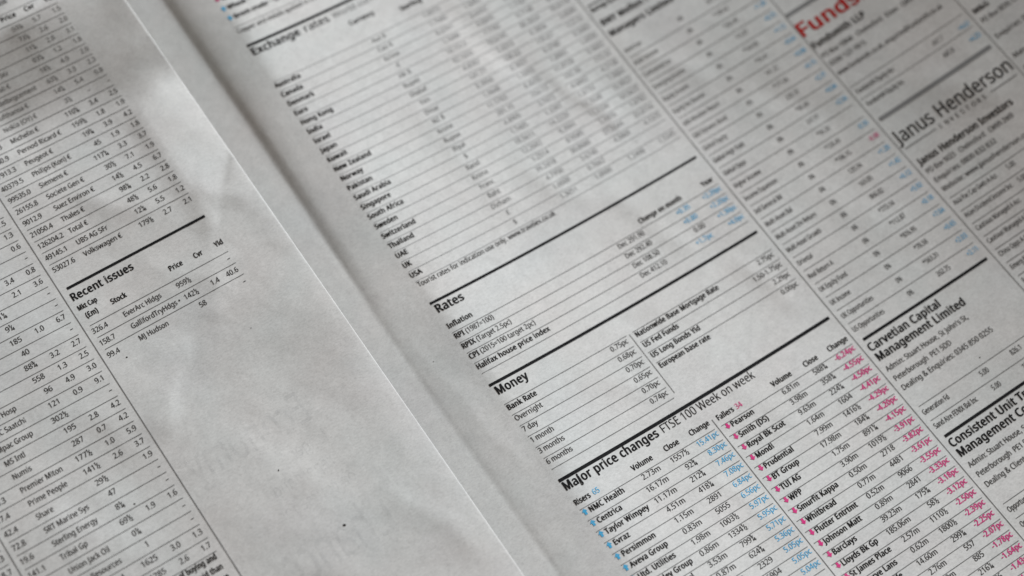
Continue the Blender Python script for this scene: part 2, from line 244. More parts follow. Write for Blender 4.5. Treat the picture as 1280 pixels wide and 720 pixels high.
83:(222,[74,-6,126,-4,152,3,176,16,191,30,198,43,204,66,205,86,202,98,196,114,188,124,176,136,142,154,88,176,74,186,67,199,64,210,64,224,67,233,72,242,82,250,102,256,138,254,183,242,188,246,198,272,196,276,192,278,170,286,140,292,126,293,96,292,68,284,56,278,36,262,26,247,22,231,20,210,26,184,36,169,50,154,61,147,140,112,152,102,160,86,162,70,156,50,150,44,142,38,128,32,112,30,86,30,56,34,22,46,18,44,16,12,19,8,50,-2],),
84:(225,[93,-2,128,-2,134,2,134,251,136,252,218,253,222,257,222,284,218,288,6,288,0,286,0,256,4,253,87,252,89,251,90,2],),
85:(295,[132,-6,162,-6,178,-4,195,2,212,10,236,30,247,46,253,58,258,78,260,102,260,284,257,288,222,288,218,284,218,101,216,86,212,67,203,52,194,42,180,35,158,30,128,31,108,38,92,48,82,67,76,88,76,284,70,288,37,288,32,286,32,101,34,78,40,58,48,41,55,32,62,24,76,12,100,0,119,-4],),
86:(242,[103,-2,137,-2,142,2,240,274,244,285,240,288,204,288,198,284,120,58,107,101,42,286,36,288,2,288,-3,286,94,11,98,2],),
87:(375,[82,-2,116,-2,121,2,178,194,185,226,250,3,256,-2,290,-2,294,0,370,286,366,288,331,288,326,283,272,67,248,150,210,276,206,286,201,288,168,288,162,286,110,104,101,67,46,286,40,288,7,288,2,286,74,11,76,2],),
88:(237,[3,-2,38,-2,43,0,116,118,189,0,194,-2,231,-2,236,0,142,150,229,286,224,288,190,288,186,286,118,181,52,286,46,288,10,288,6,286,6,282,92,149,-1,2],),
89:(229,[96,-2,128,-2,134,0,134,110,230,284,226,288,190,288,184,286,114,153,43,286,38,288,4,288,-2,286,92,110,92,2],),
90:(232,[16,-2,212,-2,218,0,218,31,213,34,64,36,212,256,213,260,213,284,212,286,207,288,22,288,17,286,16,256,22,252,160,252,12,28,12,2],),
91:(134,[32,-65,119,-66,125,-62,125,-37,124,-34,119,-32,72,-32,70,-30,70,254,72,255,119,255,124,256,125,260,125,284,120,288,34,288,28,284,28,-60],),
93:(134,[10,-65,98,-66,104,-62,104,284,102,286,98,288,12,288,6,284,6,260,8,256,12,255,60,254,62,252,62,-31,60,-32,12,-32,8,-34,6,-37,6,-62],),
94:(232,[16,105,45,105,51,108,111,242,180,107,184,105,212,105,218,108,130,278,122,289,119,290,102,290,96,286,14,112,12,108],),
95:(180,[-1,-64,178,-64,182,-60,182,-37,176,-34,0,-34,-4,-36,-5,-38,-4,-60],),
97:(227,[73,-6,102,-6,124,-1,139,8,158,24,164,-1,169,-2,190,-2,196,0,196,146,194,169,192,180,181,196,165,210,151,216,134,220,98,220,70,214,40,201,40,197,48,176,53,172,92,186,110,188,125,187,138,183,146,176,154,157,154,132,93,128,58,120,40,110,30,100,20,86,16,70,16,48,20,32,24,23,42,5,58,-2],[84,28,70,33,64,40,60,49,58,56,60,70,66,84,73,90,92,98,116,101,153,102,154,74,150,58,143,48,134,38,121,32,107,28],),
98:(248,[122,-6,148,-6,168,-1,194,14,212,35,222,61,228,86,228,106,228,128,222,154,214,176,198,196,177,212,156,219,136,222,113,219,90,209,72,194,72,304,68,307,36,307,32,305,31,302,31,2,36,-2,57,-2,62,-1,64,4,68,21,70,22,80,12,92,4,106,-2],[128,28,102,32,88,44,82,53,76,72,72,104,75,140,84,166,98,180,122,187,144,186,156,182,167,173,176,159,181,144,184,116,184,98,181,72,170,46,161,36,152,32,144,28],),
99:(194,[105,-6,146,-4,165,0,180,8,180,37,178,40,176,41,151,32,128,28,116,28,97,32,88,38,76,48,68,64,64,78,62,116,66,142,74,162,86,176,97,182,114,186,138,184,166,176,172,179,182,205,182,208,160,216,144,220,116,222,96,219,78,212,60,203,42,187,36,178,26,159,22,142,19,125,19,87,24,62,32,41,45,24,58,12,80,0],),
100:(248,[99,-6,124,-6,140,-2,162,10,176,22,178,19,180,2,182,-1,187,-2,210,-2,216,0,216,302,212,307,180,307,174,304,174,196,153,212,134,219,118,222,90,219,67,210,48,196,32,176,26,158,19,126,19,90,24,61,32,41,42,24,58,10,74,0],[113,28,102,28,90,34,76,48,66,72,62,113,64,134,69,152,76,168,82,174,90,180,102,186,126,187,142,183,153,177,160,168,166,157,172,140,174,125,174,84,166,54,161,45,152,36,132,28],),
101:(228,[110,-6,156,-4,176,0,198,8,200,12,200,40,195,42,169,34,142,28,119,28,100,32,88,39,80,45,73,55,66,74,62,98,204,99,208,101,210,104,210,126,207,148,200,171,192,184,176,202,168,208,145,218,122,222,111,222,90,218,67,208,54,199,38,180,30,166,25,154,19,124,19,90,22,72,30,48,40,32,50,21,68,8,84,0],[64,131,64,140,68,153,80,173,96,184,116,188,138,184,146,180,152,173,160,159,166,136,165,132,163,131],),
102:(140,[44,-2,78,-2,82,2,82,186,132,186,137,190,137,213,136,216,131,218,82,218,84,245,88,259,94,270,106,275,125,275,146,270,148,270,158,298,158,300,152,303,131,308,112,310,92,307,70,298,60,291,53,282,44,264,40,244,40,218,3,204,2,190,4,188,7,186,40,184,40,2],),
103:(248,[102,-98,124,-99,145,-96,160,-92,178,-84,198,-67,210,-44,214,-28,216,-1,216,213,212,218,187,218,182,216,180,210,176,192,157,209,142,216,128,220,118,222,94,220,74,214,58,204,42,190,34,176,24,153,19,124,19,90,22,66,32,40,42,26,56,12,76,0,90,-4,122,-6,150,2,175,19,174,-16,170,-32,160,-49,144,-60,128,-64,100,-64,66,-58,40,-48,36,-50,36,-81,38,-84,72,-95],[110,28,90,34,76,48,66,72,62,100,62,118,68,151,80,173,90,180,102,186,125,187,137,184,151,178,160,168,168,156,174,128,175,106,174,80,168,55,162,44,154,36,134,28],),
104:(250,[35,-2,66,-2,72,0,72,118,78,150,86,168,95,178,110,184,124,187,146,186,160,180,170,170,175,157,178,137,178,0,182,-2,213,-2,219,2,219,148,216,166,212,182,205,193,192,207,174,215,154,220,136,222,112,218,88,207,72,194,72,302,72,305,68,307,36,307,31,304,31,2],),
105:(106,[35,-2,68,-2,72,2,72,213,72,216,68,218,36,218,31,214,31,2],[46,249,58,249,64,252,72,258,76,268,76,278,72,288,68,292,57,298,48,298,36,292,28,282,28,270,32,258,36,254],),
106:(106,[-1,-98,25,-98,47,-89,62,-74,68,-62,72,-51,72,-43,72,213,72,216,68,218,36,218,31,214,31,-34,30,-45,26,-56,16,-62,-5,-64,-22,-61,-26,-64,-26,-92,-14,-96],[46,249,58,249,64,252,72,258,76,268,76,278,72,288,68,292,57,298,48,298,36,292,28,282,28,270,32,258,36,254],),
107:(216,[35,-2,66,-2,72,0,72,78,92,96,165,0,170,-2,207,-2,213,1,122,122,208,215,202,218,166,218,161,216,92,143,72,120,72,302,72,305,68,307,36,307,31,304,31,2],),
108:(106,[35,-2,68,-2,72,2,72,302,72,305,68,307,36,307,31,304,31,2],),
109:(377,[35,-2,66,-2,72,0,72,119,78,151,85,168,90,176,99,182,119,187,134,187,148,183,158,174,166,158,168,0,172,-2,204,-2,209,0,210,132,212,148,218,164,230,178,238,183,249,186,269,187,282,184,289,180,294,176,298,168,304,151,304,0,310,-2,340,-2,345,-1,346,2,346,140,343,172,336,190,329,199,318,209,298,218,275,222,254,220,236,215,220,207,201,188,185,206,177,212,151,220,126,222,104,216,84,206,71,194,65,216,60,218,37,218,32,216,31,213,31,2],),
110:(250,[35,-2,66,-2,72,0,72,114,76,145,86,168,95,178,106,184,128,187,146,186,160,180,170,170,175,157,178,137,178,0,184,-2,213,-2,218,0,219,144,218,160,212,182,207,192,196,202,188,209,168,218,157,220,130,222,103,215,85,206,71,192,65,216,60,218,37,218,32,216,31,2],),
111:(244,[106,-6,143,-4,164,2,182,11,199,27,207,38,218,60,222,80,225,107,224,128,218,154,210,171,200,186,186,201,159,215,139,220,116,222,96,219,80,214,55,200,44,188,32,172,24,151,20,134,19,125,20,81,28,55,35,41,44,28,62,11,82,0],[116,28,102,30,88,36,76,48,66,74,62,98,62,114,66,142,77,168,93,182,106,186,130,187,142,184,153,180,162,172,168,162,174,153,180,131,181,96,174,64,170,54,161,42,148,32,140,30],),
112:(248,[35,-98,68,-98,72,-95,72,20,88,6,111,-4,124,-6,148,-6,168,-1,186,8,195,14,206,26,218,47,226,78,228,107,228,130,222,156,214,177,205,190,190,204,174,214,154,220,140,222,113,219,90,209,70,192,65,216,60,218,37,218,32,215,31,-94],[126,28,111,30,98,35,90,42,84,50,78,66,74,84,72,118,78,151,82,164,88,172,93,177,104,183,120,187,134,187,144,186,154,182,162,176,171,166,177,154,182,137,184,98,178,66,167,44,159,36,148,30],),
113:(248,[178,-98,212,-98,216,-95,216,214,210,218,187,218,182,216,180,210,176,192,160,207,138,218,118,222,105,222,84,218,67,210,52,200,38,183,29,168,22,143,19,126,19,88,24,61,32,38,44,22,64,6,74,0,90,-4,122,-6,139,-2,153,4,174,21,174,-94],[114,28,104,28,92,32,84,38,76,48,66,72,63,86,62,113,68,148,80,173,91,182,102,186,126,187,142,183,153,177,160,168,166,157,172,140,174,125,174,86,170,66,165,52,152,36,142,32,132,28],),
114:(168,[35,-2,68,-2,72,2,72,120,75,136,84,157,94,170,111,180,126,184,140,184,152,182,158,184,160,187,163,213,162,218,154,220,128,222,108,216,88,204,70,184,66,216,62,218,37,218,32,215,31,2],),
115:(194,[67,-6,114,-4,133,0,152,10,166,22,172,32,178,50,178,66,171,86,156,103,130,118,86,135,64,148,58,157,58,171,65,180,73,184,96,188,128,184,158,176,162,178,172,203,168,208,146,216,124,220,95,222,74,219,54,212,41,206,28,194,20,182,16,164,18,149,23,136,30,127,49,112,122,80,132,72,136,63,136,49,132,41,124,34,112,28,74,28,52,32,22,44,19,42,18,12,20,8,42,-1],),
116:(146,[88,-6,113,-6,136,0,139,4,140,26,138,29,134,31,116,28,100,28,91,30,83,36,78,47,76,55,76,184,78,186,134,186,138,190,138,214,134,218,76,218,76,264,72,266,52,266,47,262,34,220,4,205,2,190,7,186,34,184,34,52,38,29,46,16,56,6,70,-1],),
117:(250,[94,-6,122,-6,136,-4,159,6,176,21,182,-1,187,-2,212,-2,218,0,218,213,216,216,212,218,181,218,176,215,175,93,172,68,164,49,153,38,137,30,119,28,102,28,86,35,78,44,74,54,72,66,71,215,66,218,34,218,29,215,28,60,32,42,41,23,52,11,73,-1],),
118:(206,[82,-2,120,-2,126,0,206,210,207,214,206,216,201,218,168,218,162,215,102,44,42,215,36,218,2,218,-3,215,76,3],),
119:(317,[64,-2,101,-2,107,0,145,119,158,164,206,0,212,-2,249,-2,254,0,313,210,314,216,308,218,278,218,270,214,229,54,180,215,175,218,140,218,136,216,96,89,86,53,45,214,38,218,7,218,2,216,2,208,56,13,60,0],),
120:(214,[8,-2,45,-2,50,0,106,80,162,0,166,-2,202,-2,208,0,131,110,204,216,199,218,163,218,158,216,106,140,53,216,49,218,13,218,8,216,14,204,81,110,4,1],),
121:(206,[23,-98,48,-98,72,-89,87,-78,102,-58,116,-28,207,211,207,216,202,218,169,218,162,214,104,47,89,92,42,215,36,218,2,218,-3,215,84,0,68,-40,61,-50,54,-58,39,-64,26,-66,7,-63,2,-66,2,-92,7,-96],),
122:(190,[16,-2,170,-2,176,0,176,26,172,30,62,30,172,186,174,190,174,213,172,216,168,218,25,218,20,215,19,190,24,186,126,185,12,24,12,2],),
8364:(232,[138,-6,180,-4,212,5,219,10,219,39,215,42,193,34,166,30,138,31,128,34,114,41,101,52,93,64,86,79,82,96,160,96,165,99,166,122,164,126,160,128,78,128,78,151,80,154,172,154,178,156,178,181,174,184,84,184,81,187,86,206,96,226,112,244,122,251,140,256,154,257,181,252,208,240,214,244,226,272,206,283,190,288,172,292,137,292,122,289,108,284,86,272,68,255,58,242,44,212,38,185,11,184,6,181,7,156,11,154,34,154,34,151,34,128,11,128,6,124,6,99,11,96,38,96,46,70,54,50,65,33,82,16,108,2],),
163:(232,[14,-2,212,-2,218,0,218,31,213,34,70,36,82,48,88,61,92,81,92,126,166,126,172,130,172,154,168,157,92,158,92,222,99,244,108,252,114,256,128,258,142,258,158,256,192,244,196,245,198,250,208,272,207,274,182,286,162,290,134,292,119,292,102,288,82,278,60,257,52,240,49,222,48,158,16,157,11,154,12,128,16,126,48,126,49,124,49,78,46,64,40,50,32,42,10,30,10,2],),
8211:(202,[16,90,184,90,188,93,188,122,182,125,16,125,13,123,12,120,12,93],),
8226:(153,[70,94,87,96,105,104,115,114,120,123,124,142,122,160,114,180,104,190,92,196,78,198,60,196,44,188,32,174,28,156,28,130,38,111,48,102],),
32:(106,),
},
'B': {
34:(184,[35,174,62,175,68,178,72,184,80,284,78,290,70,294,28,295,14,292,11,284,18,186,23,178],[108,174,136,175,142,178,145,184,152,284,150,290,143,294,102,295,88,292,84,284,92,184,96,178],),
36:(250,[102,-33,126,-34,140,-29,143,-22,144,14,174,23,198,36,208,48,215,58,222,75,222,86,220,106,216,118,210,128,192,144,168,156,144,164,143,166,144,227,180,216,194,217,202,223,213,254,212,258,200,265,181,272,144,278,142,308,134,312,126,314,102,314,89,310,86,304,86,276,61,271,36,258,20,240,10,213,11,188,16,173,24,159,44,143,66,132,86,126,86,124,86,61,60,66,34,75,18,74,12,70,10,66,10,34,11,29,32,19,86,10,88,-27,94,-32],[144,66,144,107,154,98,157,84,153,73],[84,184,76,194,75,210,79,220,85,224],),
37:(353,[244,-12,260,-13,276,-10,294,-3,302,4,312,16,320,30,328,66,328,105,326,120,320,142,308,162,292,176,270,184,243,184,218,178,274,280,276,284,274,289,268,294,258,295,231,295,218,291,154,176,154,216,150,239,145,256,138,270,124,285,100,297,80,300,57,298,32,286,20,272,14,258,7,238,5,222,5,181,14,144,22,129,33,116,58,104,84,102,100,104,116,110,62,12,58,1,58,-3,66,-8,75,-10,102,-10,116,-5,180,110,180,66,184,46,196,16,208,2,217,-4,232,-10],[254,31,248,36,244,44,240,80,243,124,249,138,254,140,258,137,262,130,266,116,269,95,269,76,266,49,260,38],[78,146,73,150,70,158,64,188,64,216,68,239,73,251,78,256,84,251,89,240,94,202,93,178,89,161,84,150],),
38:(314,[96,-12,130,-13,160,-7,180,0,208,16,232,-6,246,-10,290,-10,303,-6,306,0,305,5,252,57,266,78,274,94,287,128,290,142,289,146,282,151,272,152,240,152,228,148,224,144,216,117,208,100,183,124,154,153,174,168,196,191,206,216,207,230,204,248,201,259,194,271,178,286,154,296,134,300,110,300,80,294,58,282,43,266,38,254,34,240,34,216,38,199,46,185,63,161,39,143,23,127,14,112,6,86,6,63,8,52,18,28,24,19,42,4,58,-4,80,-10],[105,37,91,42,82,50,76,58,74,69,74,84,80,101,94,116,102,121,168,57,156,47,137,40,125,37],[116,191,108,199,100,214,98,228,99,238,104,246,116,252,125,252,133,248,138,242,140,236,140,222,132,204],),
39:(110,[35,174,62,175,68,178,72,184,80,284,78,290,70,294,28,295,14,292,11,284,18,186,23,178],),
40:(140,[74,-72,113,-72,120,-68,122,-63,98,-21,80,24,70,66,66,110,70,157,81,202,98,244,122,284,118,292,106,295,67,294,59,288,41,262,26,233,13,200,6,172,2,137,0,110,4,63,10,34,18,6,34,-28,48,-51,62,-68],),
41:(140,[14,-72,53,-71,60,-67,76,-46,100,-1,112,38,119,84,120,110,116,158,110,188,100,222,86,251,70,277,58,292,45,295,7,294,1,291,-2,286,26,236,39,202,50,157,54,112,50,66,40,24,24,-18,-2,-62,2,-68],),
42:(241,[76,116,86,117,94,123,110,159,128,123,137,116,152,117,188,136,192,143,190,150,154,198,210,204,216,207,219,213,214,248,212,252,206,257,196,258,188,257,138,244,144,302,142,308,134,313,90,314,82,312,76,308,74,304,80,244,24,258,10,254,6,248,1,216,4,207,18,202,66,198,30,150,28,144,29,140,46,129,70,117],),
43:(250,[100,35,128,34,136,36,142,41,144,46,144,118,207,118,220,122,224,128,224,154,222,160,215,164,144,166,144,237,140,244,128,248,102,248,93,246,86,242,84,236,84,166,22,166,8,162,5,154,5,128,7,124,14,120,84,118,84,46,88,38],),
44:(128,[17,-60,48,-60,58,-53,77,-7,90,34,92,42,86,52,74,56,40,56,30,54,22,48,10,-12,2,-50,5,-57],),
45:(149,[16,82,110,82,120,84,126,88,128,93,127,126,120,130,110,132,18,132,8,130,2,126,0,122,0,93,4,86],),
46:(128,[50,-15,68,-13,83,-6,89,2,94,16,93,34,88,43,82,50,70,56,56,58,38,56,24,49,16,36,13,25,14,12,19,1,28,-8,38,-13],),
47:(169,[5,-9,38,-10,46,-8,53,-3,160,282,159,289,152,294,112,295,99,292,94,286,-10,2,-7,-6],),
48:(250,[100,-12,128,-13,148,-10,171,0,192,18,208,42,218,70,225,120,225,164,220,202,212,230,202,253,193,266,180,279,168,286,150,295,125,300,104,300,76,295,49,280,34,266,20,240,13,222,8,201,5,172,6,104,13,68,28,32,36,20,48,8,60,0,78,-8],[108,36,98,40,92,44,82,58,78,72,72,107,70,160,76,210,86,234,98,247,110,251,118,251,130,247,140,238,146,228,152,210,158,168,158,120,152,76,145,56,136,44,130,40,120,36],),
49:(250,[108,-9,148,-8,155,-5,158,2,158,284,154,292,142,295,113,295,98,290,27,235,20,226,22,222,42,198,54,194,66,197,88,215,93,216,93,2,97,-6],),
50:(250,[20,-9,206,-10,215,-8,222,-3,224,2,224,31,222,36,215,40,206,42,91,42,167,119,181,136,198,161,210,190,212,202,212,225,206,248,198,262,185,276,159,292,143,296,116,300,102,300,78,296,56,290,36,280,8,260,8,256,11,249,24,232,34,225,50,226,84,246,96,250,110,251,124,248,134,243,142,230,145,218,145,202,140,182,124,155,108,136,5,33,4,28,5,-3,12,-8],),
51:(250,[74,-12,116,-13,151,-7,165,-2,186,8,204,26,215,46,219,57,222,68,222,93,216,112,209,124,200,135,192,142,172,152,194,168,206,184,213,210,212,234,207,251,196,267,177,284,154,294,113,300,72,296,48,289,23,277,8,267,5,260,8,254,21,236,31,228,46,229,74,245,86,248,116,251,127,248,136,243,145,228,145,206,142,196,132,184,122,178,110,174,63,172,50,168,46,162,46,134,48,128,56,124,110,122,134,116,141,112,148,104,154,92,154,70,146,53,134,42,114,36,72,37,19,54,6,50,2,43,2,13,8,5,38,-7],),
52:(250,[146,-9,178,-10,192,-5,195,2,196,56,228,57,234,60,237,66,237,95,234,102,220,106,196,107,195,287,192,294,178,298,144,298,136,296,128,291,0,108,-7,94,-7,66,-5,62,2,57,130,56,130,2,134,-6],[68,106,70,112,130,194,130,106],),
53:(250,[78,-12,116,-13,139,-10,159,-3,188,14,202,28,214,49,222,76,222,104,215,128,202,149,183,166,157,178,128,184,82,184,88,245,184,245,194,247,200,251,202,257,202,284,200,290,194,294,184,295,45,295,36,294,29,289,26,278,16,158,18,148,36,135,49,131,99,137,122,134,133,130,146,120,152,108,154,96,154,78,152,66,143,51,130,41,112,36,88,36,58,42,32,54,19,54,11,48,10,43,10,13,14,6,44,-7],),
54:(250,[106,-12,134,-13,154,-10,182,3,190,8,208,28,216,43,224,66,226,98,222,122,212,146,202,161,192,170,160,184,128,189,99,186,78,178,76,178,82,200,91,220,107,238,117,245,137,251,158,252,187,248,195,249,202,254,204,260,204,286,200,292,192,296,164,300,131,298,105,294,73,280,56,268,38,247,24,224,16,198,7,148,7,102,11,78,20,50,36,22,54,6,82,-8],[111,36,98,42,88,52,80,64,74,86,74,107,76,115,84,126,97,136,111,142,130,142,143,136,150,130,157,116,160,106,160,76,152,54,141,42,128,36],),
55:(250,[55,-9,93,-10,101,-8,108,-3,224,254,225,284,221,292,207,295,20,295,11,294,4,289,2,256,4,251,12,246,151,244,41,6,40,1,42,-4,48,-8],),
56:(250,[97,-12,130,-13,146,-10,165,-6,186,4,202,16,212,30,222,54,225,69,222,93,212,115,194,135,170,152,185,163,200,178,210,194,216,213,216,230,208,256,200,267,182,283,157,294,124,300,106,300,76,295,64,292,41,278,22,257,16,240,13,225,14,208,22,186,33,170,56,150,36,137,21,122,10,103,5,84,5,60,10,41,22,20,40,5,66,-7],[110,34,91,38,82,44,72,58,70,73,72,88,79,102,92,114,108,124,124,118,146,102,157,89,160,78,157,58,144,42,128,34],[114,178,100,185,88,195,82,205,78,216,80,231,84,240,94,248,107,252,128,251,140,245,147,236,150,222,148,210,142,196,132,186],),
57:(250,[58,-12,94,-13,112,-10,139,-3,160,8,174,18,192,36,206,61,216,90,222,128,224,180,220,207,215,224,207,245,194,264,182,276,170,284,145,295,119,300,94,298,80,296,50,284,36,273,24,260,14,244,8,226,5,206,5,182,7,166,16,143,32,122,46,112,60,105,92,98,112,98,128,100,154,109,147,82,140,67,135,59,118,44,109,40,89,34,64,34,42,39,34,38,27,34,25,28,26,-3,37,-10],[106,144,88,149,78,161,72,172,70,188,72,212,78,230,86,242,102,250,118,251,136,242,146,230,156,204,157,181,151,166,136,152,122,146],),
58:(128,[50,-15,68,-13,83,-6,89,2,94,16,93,34,88,43,82,50,70,56,56,58,38,56,24,49,16,36,13,25,14,12,19,1,28,-8,38,-13],[53,156,68,158,80,164,89,173,94,187,94,200,88,214,80,222,71,227,60,230,40,228,26,222,18,214,13,196,14,184,19,172,28,164,35,160],),
59:(128,[14,-60,45,-60,54,-53,74,-7,88,38,88,46,83,52,70,56,36,56,26,54,18,48,-2,-49,2,-57],[52,156,66,158,82,166,89,174,93,186,93,201,87,216,74,226,58,230,40,228,28,224,18,215,13,202,13,184,19,171,26,164,38,158],),
61:(250,[23,78,212,78,218,82,222,88,222,114,218,121,204,125,16,124,10,120,7,114,7,88,11,82],[23,158,212,158,218,162,222,168,222,194,218,201,204,205,16,204,10,200,7,194,7,168,11,161],),
62:(250,[20,38,36,42,220,123,224,130,222,153,218,157,30,251,22,252,8,248,5,240,5,213,8,207,144,142,8,84,5,78,5,48,8,41],),
64:(380,[162,-45,188,-45,210,-43,236,-38,262,-30,274,-22,275,6,271,12,257,16,198,2,170,0,144,2,114,14,102,22,88,38,76,58,70,80,68,98,68,131,72,154,80,180,96,207,109,222,126,234,141,242,166,248,207,250,228,245,253,233,270,217,280,202,286,189,293,163,294,138,289,106,278,84,274,80,269,78,264,84,260,96,266,193,264,202,261,205,251,210,216,216,178,218,146,210,121,196,105,178,94,157,88,130,88,108,94,82,105,61,117,49,135,40,158,34,178,34,202,41,222,53,232,44,252,36,276,34,290,37,312,48,330,65,342,85,348,107,352,128,351,169,342,206,330,227,317,246,294,266,262,283,234,292,210,295,174,295,149,292,114,282,82,264,54,240,35,215,20,186,12,156,8,132,8,90,12,69,20,46,35,16,48,1,65,-14,94,-30,125,-40],[168,78,164,80,158,86,152,102,150,124,154,144,161,159,170,168,184,174,198,174,202,170,201,130,198,106,186,83,178,78],),
65:(276,[0,-9,36,-10,44,-8,50,-4,80,74,84,78,172,78,206,-5,219,-10,254,-10,262,-8,270,-3,271,1,268,8,164,278,157,292,144,296,114,296,105,295,97,289,-14,4,-15,0,-12,-5],[104,130,104,136,128,200,154,131],),
66:(280,[40,-9,152,-10,178,-6,198,0,215,8,232,22,242,34,247,44,254,66,255,84,252,102,241,128,228,140,206,152,221,161,230,170,239,185,244,202,244,228,236,253,230,262,212,277,190,287,145,295,42,295,32,294,26,289,24,284,24,2,28,-6],[92,40,91,124,151,124,168,118,178,110,184,94,184,74,178,58,172,50,160,43,148,40],[92,174,91,246,122,246,150,244,164,239,172,230,176,220,176,202,170,186,165,182,150,175],),
67:(274,[138,-12,192,-12,212,-8,236,-1,243,4,245,8,245,38,242,45,230,48,184,38,144,38,126,43,109,54,98,67,88,84,80,114,78,160,84,187,93,210,102,223,120,239,138,246,150,249,176,248,192,245,219,234,232,234,238,238,254,268,256,272,254,277,246,283,219,293,186,298,155,300,124,296,90,286,68,274,46,254,30,232,16,195,10,163,10,122,16,84,32,47,42,34,59,16,72,8,91,-2,110,-8],),
68:(312,[40,-9,130,-10,169,-4,187,0,206,8,228,20,241,30,257,49,272,78,280,102,284,128,284,166,278,196,265,227,250,248,227,268,194,286,148,295,42,295,32,294,26,289,24,284,24,2,28,-6],[92,40,90,245,140,245,165,239,180,230,192,220,201,208,210,188,214,163,214,132,208,97,200,79,190,66,170,52,158,46,138,42],),
69:(243,[40,-9,196,-10,206,-8,212,-3,214,2,214,31,212,36,206,40,196,42,93,42,90,44,91,124,190,124,203,128,207,136,207,164,205,170,198,174,190,175,91,176,91,245,196,245,206,247,212,251,214,256,214,284,210,292,196,295,42,295,32,294,26,289,24,284,24,2,28,-6],),
70:(228,[40,-9,74,-10,82,-8,89,-3,90,2,91,112,190,112,198,114,206,118,207,124,207,152,205,158,198,162,190,163,91,164,90,243,93,245,196,245,206,247,212,251,214,256,214,284,210,292,196,295,42,295,32,294,26,289,24,284,24,2,28,-6],),
71:(312,[142,-12,190,-13,213,-10,258,-1,276,7,278,13,278,150,274,157,260,160,166,160,151,156,148,149,148,120,151,114,164,110,210,109,210,43,207,40,189,37,146,38,129,43,110,54,97,70,88,86,80,112,78,137,78,164,85,192,97,214,113,231,132,242,144,246,157,249,186,248,210,244,243,234,257,238,262,247,274,273,270,280,257,286,234,293,184,300,149,298,113,292,79,277,57,261,38,242,20,209,13,184,10,164,10,122,16,86,28,58,42,36,60,18,73,8,106,-6],),
72:(317,[40,-9,74,-10,82,-8,89,-3,90,2,90,122,93,124,206,124,206,2,208,-3,214,-8,224,-10,257,-10,265,-8,272,-3,274,2,274,284,270,292,257,295,224,295,214,294,208,289,206,284,206,178,204,175,91,176,90,284,89,289,82,294,72,295,40,295,32,294,26,289,24,284,24,2,28,-6],),
73:(156,[16,-9,116,-10,126,-8,133,-3,134,19,132,26,125,30,102,34,101,37,102,250,124,256,133,262,134,284,132,290,126,294,116,295,18,295,8,294,2,289,0,268,2,262,11,256,34,251,34,249,34,36,8,30,2,26,0,20,2,-3,8,-8],),
74:(130,[-12,-86,8,-86,28,-82,58,-68,70,-56,78,-45,87,-19,88,284,86,290,78,294,31,294,24,291,22,284,20,-14,18,-22,8,-33,-14,-34,-30,-31,-37,-32,-43,-36,-46,-42,-45,-74,-36,-80],),
75:(268,[40,-9,74,-10,82,-8,89,-3,90,2,90,107,100,116,104,114,193,-6,206,-10,245,-10,254,-8,262,-3,262,1,260,7,148,161,256,280,258,286,254,292,240,295,202,295,190,292,92,182,90,284,89,289,82,294,72,295,40,295,32,294,26,289,24,284,24,2,28,-6],),
76:(230,[40,-9,198,-10,212,-6,216,2,216,31,214,36,206,40,91,42,90,284,86,292,74,295,34,294,27,291,24,284,24,2,28,-6],),
77:(384,[40,-9,78,-8,85,-5,88,2,88,162,150,-2,160,-8,193,-10,202,-8,208,-5,210,-1,274,164,274,2,276,-3,282,-8,292,-10,324,-10,332,-8,338,-4,340,2,340,284,337,291,324,295,274,295,264,294,258,290,182,92,106,290,100,294,90,295,40,295,32,294,26,290,24,284,24,2,28,-6],),
78:(324,[40,-9,78,-8,85,-5,88,2,88,185,212,-5,225,-10,263,-10,272,-8,279,-4,281,2,281,284,278,291,264,295,234,295,220,292,216,284,216,103,93,291,80,295,42,295,32,294,26,290,24,284,24,2,28,-6],),
79:(333,[138,-12,174,-13,207,-7,240,8,252,16,272,36,284,54,296,84,302,112,304,164,301,182,294,210,280,239,270,252,244,277,221,289,201,295,181,298,144,300,112,295,92,289,62,272,42,254,32,240,18,208,11,175,10,124,13,98,23,66,35,43,57,19,74,6,106,-7],[146,37,134,40,116,47,100,62,94,70,88,84,80,113,78,164,82,187,88,203,99,224,108,234,114,239,136,248,157,250,172,248,190,244,202,236,214,224,224,206,230,192,234,164,234,112,230,96,221,73,206,54,192,43,176,38],),
80:(262,[40,-9,74,-10,82,-8,89,-3,90,2,91,102,138,104,171,111,204,128,218,142,226,154,237,187,238,202,236,222,230,240,222,256,206,272,195,280,170,289,134,295,42,295,32,294,26,289,24,284,24,2,28,-6],[92,152,91,246,130,245,148,240,154,236,165,224,169,210,168,184,160,168,152,161,132,154],),
82:(270,[40,-9,74,-10,82,-8,89,-3,90,2,90,106,93,108,122,108,184,2,190,-6,202,-10,240,-10,250,-8,257,-3,258,1,257,6,184,124,207,138,222,154,230,168,237,190,237,220,230,246,218,264,200,278,169,290,138,295,42,295,32,294,26,289,24,284,24,2,28,-6],[92,158,91,245,131,245,144,243,156,237,162,230,169,213,169,193,166,182,161,174,153,166,137,160],),
83:(240,[74,-12,116,-13,144,-8,159,-3,186,12,202,27,209,40,216,66,216,87,210,110,200,127,174,147,148,160,105,178,91,186,82,196,76,210,76,224,82,238,91,245,104,248,137,248,181,234,195,238,198,242,210,272,208,279,198,284,178,292,140,298,108,300,88,298,61,290,47,283,26,266,16,251,10,231,8,210,16,180,24,165,40,150,52,142,130,107,141,99,148,86,150,70,145,54,136,44,120,38,75,38,22,54,14,52,6,47,5,42,5,12,9,4,20,-2,43,-8],),
